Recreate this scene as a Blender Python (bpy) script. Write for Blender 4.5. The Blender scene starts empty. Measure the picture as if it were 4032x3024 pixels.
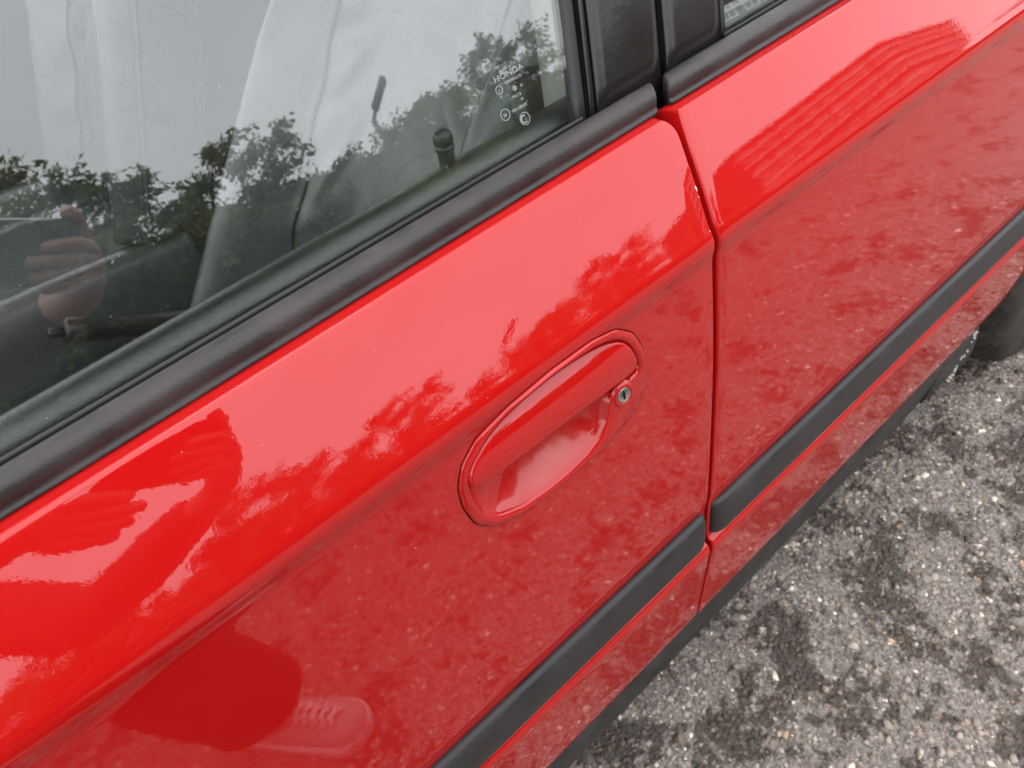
import bpy, bmesh, math, random
import numpy as np
from mathutils import Vector, Matrix, noise
random.seed(7); rng = np.random.default_rng(7)
sc = bpy.context.scene
col = sc.collection
rad = math.radians
GZ = -0.06                                       # ground level; the car's own heights are kept from its sill

# ------------------------------------------------------------------ camera
CAM = Vector((-0.39898, -0.27930, 1.15162))
RIGHT = Vector((0.7406, -0.6578, -0.1375)); DOWN = Vector((-0.5387, -0.4588, -0.7066)); FWD = Vector((0.4017, 0.5974, -0.6941))
cd = bpy.data.cameras.new('camera'); cam = bpy.data.objects.new('camera', cd); col.objects.link(cam)
cam.matrix_world = Matrix(((RIGHT.x, -DOWN.x, -FWD.x, CAM.x), (RIGHT.y, -DOWN.y, -FWD.y, CAM.y), (RIGHT.z, -DOWN.z, -FWD.z, CAM.z), (0, 0, 0, 1)))
cd.sensor_width = 36; cd.lens = 36 * 3029 / 4032; cd.clip_start = 0.005; cd.clip_end = 2000
cd.dof.use_dof = True; cd.dof.focus_distance = 0.56; cd.dof.aperture_fstop = 13
sc.camera = cam

# ------------------------------------------------------------------ sky, sun, exposure
SUN_EL, SUN_AZ = rad(62), rad(15)
w = bpy.data.worlds.new('World'); sc.world = w; w.use_nodes = True
nt = w.node_tree; nt.nodes.clear()
N = nt.nodes.new; L = nt.links.new
out = N('ShaderNodeOutputWorld'); bg = N('ShaderNodeBackground'); bg.inputs[1].default_value = 0.15
sky = N('ShaderNodeTexSky'); sky.sky_type = 'NISHITA'; sky.sun_disc = False
sky.sun_elevation = SUN_EL; sky.sun_rotation = SUN_AZ; sky.dust_density = 4.0; sky.air_density = 1.0
hs = N('ShaderNodeHueSaturation'); hs.inputs['Saturation'].default_value = 0.18; hs.inputs['Value'].default_value = 1.0
L(sky.outputs[0], hs.inputs['Color'])
# an even cover of cloud over the clear sky
tc = N('ShaderNodeTexCoord'); nz = N('ShaderNodeTexNoise'); nz.inputs['Scale'].default_value = 2.2; nz.inputs['Detail'].default_value = 5
L(tc.outputs['Generated'], nz.inputs['Vector'])
cr = N('ShaderNodeValToRGB'); cr.color_ramp.elements[0].position = 0.3; cr.color_ramp.elements[1].position = 0.75
cr.color_ramp.elements[0].color = (17.8, 18.0, 19.0, 1); cr.color_ramp.elements[1].color = (22.8, 22.9, 23.8, 1)
L(nz.outputs['Fac'], cr.inputs['Fac'])
mx = N('ShaderNodeMix'); mx.data_type = 'RGBA'; mx.inputs['Factor'].default_value = 0.85
L(hs.outputs['Color'], mx.inputs['A']); L(cr.outputs['Color'], mx.inputs['B'])
L(mx.outputs['Result'], bg.inputs[0]); L(bg.outputs[0], out.inputs[0])
sd = bpy.data.lights.new('sun', 'SUN'); sd.energy = 0.7; sd.angle = rad(30); sd.color = (1, 0.97, 0.93)
sun = bpy.data.objects.new('sun', sd); col.objects.link(sun)
sun.rotation_euler = (rad(-28), 0, rad(-15))      # high, from beyond the car
sc.view_settings.view_transform = 'Standard'; sc.view_settings.look = 'None'
sc.view_settings.exposure = 0.0; sc.view_settings.gamma = 1.0; sc.view_settings.use_curve_mapping = False

# ------------------------------------------------------------------ helpers
def link(o):
    col.objects.link(o); return o
def tag(o, label=None, cat=None, group=None, kind=None):
    for k, v in (('label', label), ('category', cat), ('group', group), ('kind', kind)):
        if v: o[k] = v
    return o
def thing(name, label, cat, loc=(0, 0, 0), group=None):
    o = bpy.data.objects.new(name, None); o.location = loc; link(o); o.empty_display_size = 0.1
    o['_loc'] = list(loc)
    return tag(o, label, cat, group)
def adopt(o, p):
    if p is None: return o
    o.parent = p
    if p.type == 'EMPTY': o.matrix_parent_inverse = Matrix.Translation(Vector(p.location)).inverted()
    return o
def mk(name, verts, faces, mat, parent=None, smooth=True):
    me = bpy.data.meshes.new(name)
    if isinstance(verts, np.ndarray): verts = verts.tolist()
    me.from_pydata([tuple(v) for v in verts], [], [tuple(f) for f in faces])
    if smooth: me.polygons.foreach_set('use_smooth', [True] * len(me.polygons))
    me.materials.append(mat); me.update()
    o = bpy.data.objects.new(name, me); link(o)
    return adopt(o, parent)
def mkbm(name, bm, mat, parent=None, smooth=True):
    me = bpy.data.meshes.new(name); bm.to_mesh(me); bm.free()
    if smooth: me.polygons.foreach_set('use_smooth', [True] * len(me.polygons))
    me.materials.append(mat)
    o = bpy.data.objects.new(name, me); link(o)
    return adopt(o, parent)
def sharp(o, ang=35):
    m = o.modifiers.new('edge', 'EDGE_SPLIT'); m.split_angle = rad(ang); return o
def bevel(o, w=0.003, seg=3, ang=35):
    m = o.modifiers.new('bevel', 'BEVEL'); m.width = w; m.segments = seg; m.limit_method = 'ANGLE'; m.angle_limit = rad(ang)
    m.harden_normals = False; return o
def subsurf(o, n=2):
    m = o.modifiers.new('sub', 'SUBSURF'); m.levels = n; m.render_levels = n; return o
def box(lo, hi):
    (a, b, c), (d, e, f) = lo, hi
    v = [(a, b, c), (d, b, c), (d, e, c), (a, e, c), (a, b, f), (d, b, f), (d, e, f), (a, e, f)]
    return v, [(0, 3, 2, 1), (4, 5, 6, 7), (0, 1, 5, 4), (1, 2, 6, 5), (2, 3, 7, 6), (3, 0, 4, 7)]
def join(parts):
    V, F = [], []
    for v, f in parts:
        n = len(V); V += [tuple(p) for p in v]; F += [tuple(i + n for i in q) for q in f]
    return V, F
def tube(pts, r, n=8, cap=True, rz=1.0):
    pts = [Vector(p) for p in pts]; V, F = [], []
    rs = r if hasattr(r, '__len__') else [r] * len(pts)
    up = Vector((0, 0, 1))
    t0 = (pts[1] - pts[0]).normalized()
    if abs(t0.z) > 0.9: up = Vector((0, 1, 0))
    for i, p in enumerate(pts):
        t = (pts[min(i + 1, len(pts) - 1)] - pts[max(i - 1, 0)]).normalized()
        a = t.cross(up).normalized(); b = a.cross(t).normalized()
        for k in range(n):
            q = 2 * math.pi * k / n
            V.append(tuple(p + a * math.cos(q) * rs[i] + b * math.sin(q) * rs[i] * rz))
    for i in range(len(pts) - 1):
        for k in range(n):
            F.append((i * n + k, i * n + (k + 1) % n, (i + 1) * n + (k + 1) % n, (i + 1) * n + k))
    if cap:
        F.append(tuple(range(n - 1, -1, -1))); F.append(tuple(range((len(pts) - 1) * n, len(pts) * n)))
    return V, F
def grid(fn, us, vs, flip=False):
    V = [fn(u, v) for v in vs for u in us]; nu = len(us); F = []
    for j in range(len(vs) - 1):
        for i in range(nu - 1):
            q = (j * nu + i, j * nu + i + 1, (j + 1) * nu + i + 1, (j + 1) * nu + i)
            F.append(q[::-1] if flip else q)
    return V, F
def extrude(prof, xs, closed=True, offs=None):
    """profile of (y,z) swept along x; offs(i, (y,z)) -> x shift"""
    V, F = [], []; n = len(prof)
    for i, x in enumerate(xs):
        for p in prof:
            V.append((x + (offs(i, p) if offs else 0), p[0], p[1]))
    m = n if closed else n - 1
    for i in range(len(xs) - 1):
        for k in range(m):
            F.append((i * n + k, i * n + (k + 1) % n, (i + 1) * n + (k + 1) % n, (i + 1) * n + k))
    if closed:
        F.append(tuple(range(n))[::-1]); F.append(tuple(range((len(xs) - 1) * n, len(xs) * n)))
    return V, F
def fixn(o):
    bm = bmesh.new(); bm.from_mesh(o.data); bmesh.ops.recalc_face_normals(bm, faces=bm.faces); bm.to_mesh(o.data); bm.free(); return o

# ------------------------------------------------------------------ materials
def newmat(name):
    m = bpy.data.materials.new(name); m.use_nodes = True
    b = m.node_tree.nodes['Principled BSDF']
    return m, m.node_tree, b
def simple(name, c, rough=0.5, metal=0.0, spec=0.5, bump=None, coat=0.0, vary=0.0, vscale=30, rvary=0.0):
    m, t, b = newmat(name)
    b.inputs['Base Color'].default_value = (*c, 1); b.inputs['Roughness'].default_value = rough
    b.inputs['Metallic'].default_value = metal; b.inputs['Specular IOR Level'].default_value = spec
    b.inputs['Coat Weight'].default_value = coat; b.inputs['Coat Roughness'].default_value = 0.05
    tcn = t.nodes.new('ShaderNodeTexCoord')
    if vary or rvary:
        n = t.nodes.new('ShaderNodeTexNoise'); n.inputs['Scale'].default_value = vscale; n.inputs['Detail'].default_value = 6
        t.links.new(tcn.outputs['Object'], n.inputs['Vector'])
    if vary:
        r = t.nodes.new('ShaderNodeValToRGB'); e = r.color_ramp.elements
        e[0].position = 0.3; e[1].position = 0.7
        e[0].color = (*[max(0, x * (1 - vary)) for x in c], 1); e[1].color = (*[min(1, x * (1 + vary)) for x in c], 1)
        t.links.new(n.outputs['Fac'], r.inputs['Fac']); t.links.new(r.outputs['Color'], b.inputs['Base Color'])
    if rvary:
        mr = t.nodes.new('ShaderNodeMapRange'); mr.inputs['From Min'].default_value = 0.3; mr.inputs['From Max'].default_value = 0.7
        mr.inputs['To Min'].default_value = rough - rvary; mr.inputs['To Max'].default_value = rough + rvary
        t.links.new(n.outputs['Fac'], mr.inputs['Value']); t.links.new(mr.outputs['Result'], b.inputs['Roughness'])
    if bump:
        kind, scale, dist = bump
        if kind == 'voronoi':
            n2 = t.nodes.new('ShaderNodeTexVoronoi'); n2.inputs['Scale'].default_value = scale; n2.feature = 'DISTANCE_TO_EDGE'; o = n2.outputs['Distance']
        else:
            n2 = t.nodes.new('ShaderNodeTexNoise'); n2.inputs['Scale'].default_value = scale; n2.inputs['Detail'].default_value = 4; o = n2.outputs['Fac']
        t.links.new(tcn.outputs['Object'], n2.inputs['Vector'])
        bp = t.nodes.new('ShaderNodeBump'); bp.inputs['Distance'].default_value = dist; bp.inputs['Strength'].default_value = 0.6
        t.links.new(o, bp.inputs['Height']); t.links.new(bp.outputs['Normal'], b.inputs['Normal'])
    return m

def paint_material(name='red_paint', film_max=0.012, coat_rough=0.012):
    m, t, b = newmat(name)
    nd, lk = t.nodes.new, t.links.new
    b.inputs['Roughness'].default_value = 0.42; b.inputs['Specular IOR Level'].default_value = 0.0
    b.inputs['Coat Weight'].default_value = 1.0; b.inputs['Coat Roughness'].default_value = coat_rough; b.inputs['Coat IOR'].default_value = 1.57
    tcn = nd('ShaderNodeTexCoord')
    # road film and specks settled on the paint
    v = nd('ShaderNodeTexVoronoi'); v.inputs['Scale'].default_value = 260; v.feature = 'F1'
    lk(tcn.outputs['Object'], v.inputs['Vector'])
    sel = nd('ShaderNodeMath'); sel.operation = 'LESS_THAN'; sel.inputs[1].default_value = 0.13
    lk(v.outputs['Distance'], sel.inputs[0])
    sepc = nd('ShaderNodeSeparateColor'); lk(v.outputs['Color'], sepc.inputs[0])
    pick = nd('ShaderNodeMath'); pick.operation = 'GREATER_THAN'; pick.inputs[1].default_value = 0.987; lk(sepc.outputs[0], pick.inputs[0])
    sp = nd('ShaderNodeMath'); sp.operation = 'MULTIPLY'; lk(sel.outputs[0], sp.inputs[0]); lk(pick.outputs[0], sp.inputs[1])
    n = nd('ShaderNodeTexNoise'); n.inputs['Scale'].default_value = 14; n.inputs['Detail'].default_value = 9; n.inputs['Roughness'].default_value = 0.7
    lk(tcn.outputs['Object'], n.inputs['Vector'])
    film = nd('ShaderNodeMapRange'); film.inputs['From Min'].default_value = 0.45; film.inputs['From Max'].default_value = 0.8
    film.inputs['To Min'].default_value = 0.0; film.inputs['To Max'].default_value = film_max; lk(n.outputs['Fac'], film.inputs['Value'])
    s5 = nd('ShaderNodeMath'); s5.operation = 'MULTIPLY_ADD'; s5.inputs[1].default_value = 0.25; lk(sp.outputs[0], s5.inputs[0]); lk(film.outputs['Result'], s5.inputs[2])
    mix = nd('ShaderNodeMix'); mix.data_type = 'RGBA'; mix.inputs['A'].default_value = (0.50, 0.0066, 0.0064, 1); mix.inputs['B'].default_value = (0.62, 0.40, 0.34, 1)
    lk(s5.outputs[0], mix.inputs['Factor']); lk(mix.outputs['Result'], b.inputs['Base Color'])
    # fine wash marks in the clear coat
    wm = nd('ShaderNodeTexNoise'); wm.inputs['Scale'].default_value = 55; wm.inputs['Detail'].default_value = 10; wm.inputs['Roughness'].default_value = 0.8; lk(tcn.outputs['Object'], wm.inputs['Vector'])
    wr = nd('ShaderNodeMapRange'); wr.inputs['From Min'].default_value = 0.42; wr.inputs['From Max'].default_value = 0.72; wr.inputs['To Min'].default_value = coat_rough * .6; wr.inputs['To Max'].default_value = coat_rough + 0.010
    lk(wm.outputs['Fac'], wr.inputs['Value']); lk(wr.outputs['Result'], b.inputs['Coat Roughness'])
    # orange peel in the clear coat
    op = nd('ShaderNodeTexNoise'); op.inputs['Scale'].default_value = 330; op.inputs['Detail'].default_value = 2
    lk(tcn.outputs['Object'], op.inputs['Vector'])
    bp = nd('ShaderNodeBump'); bp.inputs['Strength'].default_value = 0.35; bp.inputs['Distance'].default_value = 0.00004
    lk(op.outputs['Fac'], bp.inputs['Height']); lk(bp.outputs['Normal'], b.inputs['Coat Normal'])
    return m
def glass_material(name='window_glass', dust=0.96, tint=(0.93, 0.96, 0.95), ior=1.78):
    m, t, b = newmat(name); t.nodes.remove(b)
    nd, lk = t.nodes.new, t.links.new
    o = t.nodes['Material Output']
    fr = nd('ShaderNodeFresnel'); gm = nd('ShaderNodeNewGeometry')       # both faces of the pane reflect alike
    io = nd('ShaderNodeMapRange'); io.inputs['To Min'].default_value = ior; io.inputs['To Max'].default_value = 1 / ior
    lk(gm.outputs['Backfacing'], io.inputs['Value']); lk(io.outputs['Result'], fr.inputs['IOR'])
    tr = nd('ShaderNodeBsdfTransparent'); tr.inputs[0].default_value = (*tint, 1)
    gl = nd('ShaderNodeBsdfGlossy'); gl.inputs['Roughness'].default_value = 0.0; gl.inputs[0].default_value = (1, 1, 1, 1)
    ms = nd('ShaderNodeMixShader'); lk(fr.outputs[0], ms.inputs[0]); lk(tr.outputs[0], ms.inputs[1]); lk(gl.outputs[0], ms.inputs[2])
    # dust specks on the pane
    tcn = nd('ShaderNodeTexCoord'); v = nd('ShaderNodeTexVoronoi'); v.inputs['Scale'].default_value = 190
    lk(tcn.outputs['Object'], v.inputs['Vector'])
    sel = nd('ShaderNodeMath'); sel.operation = 'LESS_THAN'; sel.inputs[1].default_value = 0.085; lk(v.outputs['Distance'], sel.inputs[0])
    sepc = nd('ShaderNodeSeparateColor'); lk(v.outputs['Color'], sepc.inputs[0])
    pick = nd('ShaderNodeMath'); pick.operation = 'GREATER_THAN'; pick.inputs[1].default_value = dust; lk(sepc.outputs[0], pick.inputs[0])
    sp = nd('ShaderNodeMath'); sp.operation = 'MULTIPLY'; lk(sel.outputs[0], sp.inputs[0]); lk(pick.outputs[0], sp.inputs[1])
    df = nd('ShaderNodeBsdfDiffuse'); df.inputs[0].default_value = (0.7, 0.7, 0.68, 1)
    # a faint film of grime
    n = nd('ShaderNodeTexNoise'); n.inputs['Scale'].default_value = 6; n.inputs['Detail'].default_value = 8; lk(tcn.outputs['Object'], n.inputs['Vector'])
    fm = nd('ShaderNodeMapRange'); fm.inputs['From Min'].default_value = 0.4; fm.inputs['From Max'].default_value = 0.75; fm.inputs['To Min'].default_value = 0.004; fm.inputs['To Max'].default_value = 0.018
    lk(n.outputs['Fac'], fm.inputs['Value'])
    ad = nd('ShaderNodeMath'); ad.operation = 'MULTIPLY_ADD'; ad.inputs[1].default_value = 0.32; lk(sp.outputs[0], ad.inputs[0]); lk(fm.outputs['Result'], ad.inputs[2])
    m2 = nd('ShaderNodeMixShader'); lk(ad.outputs[0], m2.inputs[0]); lk(ms.outputs[0], m2.inputs[1]); lk(df.outputs[0], m2.inputs[2])
    lk(m2.outputs[0], o.inputs['Surface'])
    return m
def ground_material(stones=False):
    m, t, b = newmat('gravel_stone' if stones else 'asphalt')
    nd, lk = t.nodes.new, t.links.new
    geo = nd('ShaderNodeNewGeometry')
    flat = nd('ShaderNodeVectorMath'); flat.operation = 'MULTIPLY'; flat.inputs[1].default_value = (1, 1, 0); lk(geo.outputs['Position'], flat.inputs[0])
    # damp, oily patches
    n1 = nd('ShaderNodeTexNoise'); n1.inputs['Scale'].default_value = 7.5; n1.inputs['Detail'].default_value = 8; n1.inputs['Roughness'].default_value = 0.68
    lk(flat.outputs[0], n1.inputs['Vector'])
    n1b = nd('ShaderNodeTexNoise'); n1b.inputs['Scale'].default_value = 52; n1b.inputs['Detail'].default_value = 4; lk(flat.outputs[0], n1b.inputs['Vector'])
    brk = nd('ShaderNodeMath'); brk.operation = 'MULTIPLY_ADD'; brk.inputs[1].default_value = 0.40; lk(n1b.outputs['Fac'], brk.inputs[0]); lk(n1.outputs['Fac'], brk.inputs[2])
    sep = nd('ShaderNodeSeparateXYZ'); lk(geo.outputs['Position'], sep.inputs[0])      # the dark patches grow denser towards the car
    near_car = nd('ShaderNodeMapRange'); near_car.interpolation_type = 'SMOOTHSTEP'; near_car.inputs['From Min'].default_value = -0.6; near_car.inputs['From Max'].default_value = 0.05; near_car.inputs['To Max'].default_value = 0.055
    lk(sep.outputs['Y'], near_car.inputs['Value'])
    brk2 = nd('ShaderNodeMath'); lk(brk.outputs[0], brk2.inputs[0]); lk(near_car.outputs['Result'], brk2.inputs[1]); brk = brk2
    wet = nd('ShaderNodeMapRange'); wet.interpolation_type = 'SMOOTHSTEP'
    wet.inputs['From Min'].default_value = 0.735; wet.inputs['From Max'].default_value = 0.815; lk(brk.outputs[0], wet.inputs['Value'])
    if stones:
        at = nd('ShaderNodeAttribute'); at.attribute_name = 'tone'; at.attribute_type = 'GEOMETRY'
        base = at.outputs['Color']
    else:
        n2 = nd('ShaderNodeTexNoise'); n2.inputs['Scale'].default_value = 140; n2.inputs['Detail'].default_value = 8; n2.inputs['Roughness'].default_value = 0.75
        lk(geo.outputs['Position'], n2.inputs['Vector'])
        r = nd('ShaderNodeValToRGB'); e = r.color_ramp.elements; e[0].position = 0.33; e[1].position = 0.68
        e[0].color = (0.065, 0.056, 0.047, 1); e[1].color = (0.44, 0.39, 0.338, 1); k = e.new(0.5); k.color = (0.225, 0.20, 0.171, 1)
        lk(n2.outputs['Fac'], r.inputs['Fac']); base = r.outputs['Color']
        v = nd('ShaderNodeTexVoronoi'); v.inputs['Scale'].default_value = 130; lk(geo.outputs['Position'], v.inputs['Vector'])
        bp = nd('ShaderNodeBump'); bp.inputs['Distance'].default_value = 0.003; bp.inputs['Strength'].default_value = 0.8
        sm = nd('ShaderNodeMath'); sm.operation = 'SUBTRACT'; lk(n2.outputs['Fac'], sm.inputs[0]); lk(v.outputs['Distance'], sm.inputs[1])
        lk(sm.outputs[0], bp.inputs['Height']); lk(bp.outputs['Normal'], b.inputs['Normal'])
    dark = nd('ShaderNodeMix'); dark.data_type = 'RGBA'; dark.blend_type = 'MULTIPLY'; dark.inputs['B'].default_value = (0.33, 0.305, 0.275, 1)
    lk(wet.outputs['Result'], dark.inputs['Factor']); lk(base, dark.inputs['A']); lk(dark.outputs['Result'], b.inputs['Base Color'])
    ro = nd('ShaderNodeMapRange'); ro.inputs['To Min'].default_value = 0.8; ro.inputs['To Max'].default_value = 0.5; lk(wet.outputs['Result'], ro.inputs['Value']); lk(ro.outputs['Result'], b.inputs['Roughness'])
    b.inputs['Specular IOR Level'].default_value = 0.35
    return m
def leaf_material(name, c1, c2):
    m, t, b = newmat(name); nd, lk = t.nodes.new, t.links.new
    at = nd('ShaderNodeAttribute'); at.attribute_name = 'tone'
    sepc = nd('ShaderNodeSeparateColor'); lk(at.outputs['Color'], sepc.inputs[0])
    mix = nd('ShaderNodeMix'); mix.data_type = 'RGBA'; mix.inputs['A'].default_value = (*c1, 1); mix.inputs['B'].default_value = (*c2, 1)
    lk(sepc.outputs[0], mix.inputs['Factor']); lk(mix.outputs['Result'], b.inputs['Base Color'])
    b.inputs['Roughness'].default_value = 0.5
    tl = nd('ShaderNodeBsdfTranslucent'); lk(mix.outputs['Result'], tl.inputs[0])
    ms = nd('ShaderNodeMixShader'); ms.inputs[0].default_value = 0.3
    lk(b.outputs[0], ms.inputs[1]); lk(tl.outputs[0], ms.inputs[2]); lk(ms.outputs[0], t.nodes['Material Output'].inputs['Surface'])
    return m

PAINT = paint_material(); PAINT_WORN = paint_material('scratched_red_paint', 0.16, 0.22); GLASS = glass_material(); GLASS2 = glass_material('clear_glass', 0.99, (.97, .985, .98), 1.45)
TRIM = simple('faded_black_trim', (0.038, 0.032, 0.031), 0.5, spec=0.45, bump=('noise', 420, 0.0008), vary=0.42, vscale=34, rvary=0.13)
SIDE_TRIM = simple('satin_black_trim', (0.030, 0.028, 0.029), 0.42, spec=0.4, bump=('noise', 700, 0.0004), vary=0.32, vscale=26, rvary=0.10)
CLAD = simple('sill_plastic', (0.036, 0.033, 0.034), 0.55, spec=0.4, bump=('noise', 300, 0.0008), vary=0.5, vscale=26, rvary=0.1)
PILLAR = simple("gloss_black_plastic", (0.015, 0.0125, 0.0125), 0.22, spec=0.5, bump=('noise', 120, 0.0002), vary=0.3, vscale=9, rvary=0.06)
RUBBER = simple('rubber', (0.016, 0.016, 0.017), 0.42, spec=0.5)
DARK = simple('dark_cavity', (0.006, 0.005, 0.005), 0.8, spec=0.1)
LEATHER = simple('black_leather', (0.058, 0.070, 0.070), 0.30, spec=0.7, bump=('voronoi', 330, 0.0007), rvary=0.07, vscale=20)
GRAIN = simple('grained_vinyl', (0.014, 0.015, 0.013), 0.26, spec=1.0, bump=('noise', 800, 0.0007))
THREAD = simple('grey_thread', (0.16, 0.17, 0.17), 0.7)
GREYTRIM = simple('grey_pillar_trim', (0.20, 0.20, 0.175), 0.55, bump=('noise', 260, 0.0006))
BEIGE = simple('beige_plastic', (0.30, 0.29, 0.19), 0.5)
BLACKP = simple('black_plastic', (0.012, 0.012, 0.012), 0.35, bump=('noise', 350, 0.0004))
STEEL = simple('worn_steel', (0.42, 0.41, 0.37), 0.38, metal=0.85, vary=0.3, vscale=180)
CHROME = simple('chrome', (0.8, 0.8, 0.8), 0.12, metal=1.0)
REDBTN = simple('red_button', (0.55, 0.02, 0.02), 0.4)
WHITEL = simple('grey_label', (0.5, 0.5, 0.5), 0.6)
CHIP = simple('bare_primer', (0.72, 0.66, 0.62), 0.6)
CARPET = simple('grey_carpet', (0.05, 0.05, 0.052), 0.95, spec=0.1, bump=('noise', 300, 0.004))
TYRE = simple('tyre_rubber', (0.048, 0.043, 0.038), 0.78, spec=0.25, bump=('noise', 260, 0.0008), vary=0.3, vscale=14)
ALLOY = simple('silver_alloy', (0.55, 0.55, 0.56), 0.3, metal=0.9)

# ------------------------------------------------------------------ the setting: ground
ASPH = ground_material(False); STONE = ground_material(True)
S_ = 400
gv = [(-S_, -S_, GZ), (S_, -S_, GZ), (S_, S_, GZ), (-S_, S_, GZ)]
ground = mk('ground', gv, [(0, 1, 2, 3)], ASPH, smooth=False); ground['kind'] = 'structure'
# loose and embedded aggregate of the worn surface around the car
def gravel():
    bm = bmesh.new(); bmesh.ops.create_icosphere(bm, subdivisions=1, radius=1.0)
    bv = np.array([v.co[:] for v in bm.verts]); bf = np.array([[v.index for v in f.verts] for f in bm.faces]); bm.free()
    zones = [((-1.0, 1.7), (-1.35, 0.14), 56000, 1.0), ((-2.5, 3.2), (-3.2, -1.2), 8000, 1.3)]
    P = []
    for (x0, x1), (y0, y1), n, s in zones:
        p = np.stack([rng.uniform(x0, x1, n), rng.uniform(y0, y1, n)], 1)
        r = np.clip(rng.lognormal(math.log(0.0027), 0.46, n), 0.0013, 0.0072) * s
        P.append(np.concatenate([p, r[:, None]], 1))
    P = np.concatenate(P)
    n = len(P); r = P[:, 2]
    jit = 1 + 0.28 * rng.standard_normal((n, len(bv), 1)).clip(-1.5, 1.5)
    v = bv[None] * jit
    sc3 = np.stack([rng.uniform(.75, 1.35, n), rng.uniform(.75, 1.3, n), rng.uniform(.4, .75, n)], 1)
    v = v * sc3[:, None, :] * r[:, None, None]
    a = rng.uniform(0, 6.28, n); c, s = np.cos(a), np.sin(a)
    x = v[..., 0] * c[:, None] - v[..., 1] * s[:, None]; y = v[..., 0] * s[:, None] + v[..., 1] * c[:, None]
    z = v[..., 2] + (r * rng.uniform(-.3, .22, n))[:, None] + GZ
    v = np.stack([x + P[:, :1], y + P[:, 1:2], z], -1).reshape(-1, 3)
    f = (bf[None] + (np.arange(n) * len(bv))[:, None, None]).reshape(-1, 3)
    me = bpy.data.meshes.new('gravel'); me.vertices.add(len(v)); me.vertices.foreach_set('co', v.astype(np.float32).ravel())
    me.loops.add(f.size); me.loops.foreach_set('vertex_index', f.astype(np.int32).ravel())
    me.polygons.add(len(f)); me.polygons.foreach_set('loop_start', np.arange(0, f.size, 3, dtype=np.int32))
    me.update(calc_edges=True)
    pal = np.array([(0.285, .255, .225), (.215, .190, .165), (.33, .30, .27), (.145, .128, .112), (.27, .25, .235), (.25, .20, .155), (.62, .57, .50), (.38, .27, .19), (.23, .225, .23)])
    pr = np.array([.25, .18, .2, .10, .1, .07, .055, .02, .05]); pr /= pr.sum()
    ci = rng.choice(len(pal), n, p=pr); c3 = pal[ci] * rng.uniform(.85, 1.65, (n, 1)) * np.array((1.04, 1.0, .95))
    colr = np.concatenate([c3, np.ones((n, 1))], 1).repeat(len(bv), 0)
    at = me.attributes.new('tone', 'FLOAT_COLOR', 'POINT'); at.data.foreach_set('color', colr.astype(np.float32).ravel())
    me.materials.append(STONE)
    o = bpy.data.objects.new('gravel', me); link(o)
    tag(o, 'grey and brown stone chippings set in the worn asphalt beside the car', 'gravel', kind='stuff')
gravel()

# ------------------------------------------------------------------ car: side profile
CY = 0.86   # centre line of the car
def make_profile():
    """(y, z) up the side of the doors, y inward"""
    P = [(0.0085, 0.256), (0.0062, 0.272), (0.0035, 0.30), (0.0005, 0.335), (-0.0025, 0.37), (-0.0050, 0.40), (-0.0062, 0.414), (-0.0062, 0.4185),
         (-0.0052, 0.4225), (-0.0030, 0.4255), (0.0003, 0.4275), (0.0028, 0.4290), (0.0036, 0.432), (0.0036, 0.45), (0.0034, 0.484), (0.0026, 0.492), (0.0014, 0.50)]
    def e(z):
        sm = lambda a, b: (lambda t: t * t * (3 - 2 * t))(min(1, max(0, (z - a) / (b - a))))
        return -0.5 + 1.5 * sm(.5, .6) + 3.2 * sm(.62, .78) - 14.0 * math.exp(-((z - .8005) / .0062) ** 2) + 29.5 * sm(.8045, .8205) + 4.0 * sm(.8205, .885)
    y, z = P[-1]
    while z < 0.8825:
        dz = 0.01 if z < .68 else (0.003 if z < .78 else 0.0012)
        y += math.tan(rad(e(z + dz / 2))) * dz; z += dz; P.append((y, z))
    a0 = rad(e(z)); r = 0.0045          # rolled lip at the top of the door
    cy_, cz_ = y + r * math.cos(a0), z - r * math.sin(a0)
    for k in range(1, 9):
        a = a0 + (rad(97) - a0) * k / 8
        P.append((cy_ - r * math.cos(a), cz_ + r * math.sin(a)))
    yl, zl = P[-1]
    P += [(yl + .003, zl - .0006), (yl + .007, zl - .0012), (yl + .012, zl - .002), (yl + .02, zl - .006)]
    return P
PROF = make_profile()
PZ = np.array([p[1] for p in PROF]); PYv = np.array([p[0] for p in PROF])
NTOP = max(i for i in range(len(PROF)) if i == 0 or PROF[i][1] > PROF[i - 1][1])
YLIP, ZLIP = PROF[-4]
def ys(z): return float(np.interp(z, PZ[:NTOP], PYv[:NTOP]))
def nrm(i):
    a, b = PROF[max(i - 1, 0)], PROF[min(i + 1, len(PROF) - 1)]
    d = Vector((0, b[0] - a[0], b[1] - a[1])).normalized()
    return Vector((0, d.z, -d.y))       # pointing inward
NRM = [nrm(i) for i in range(len(PROF))]

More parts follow.
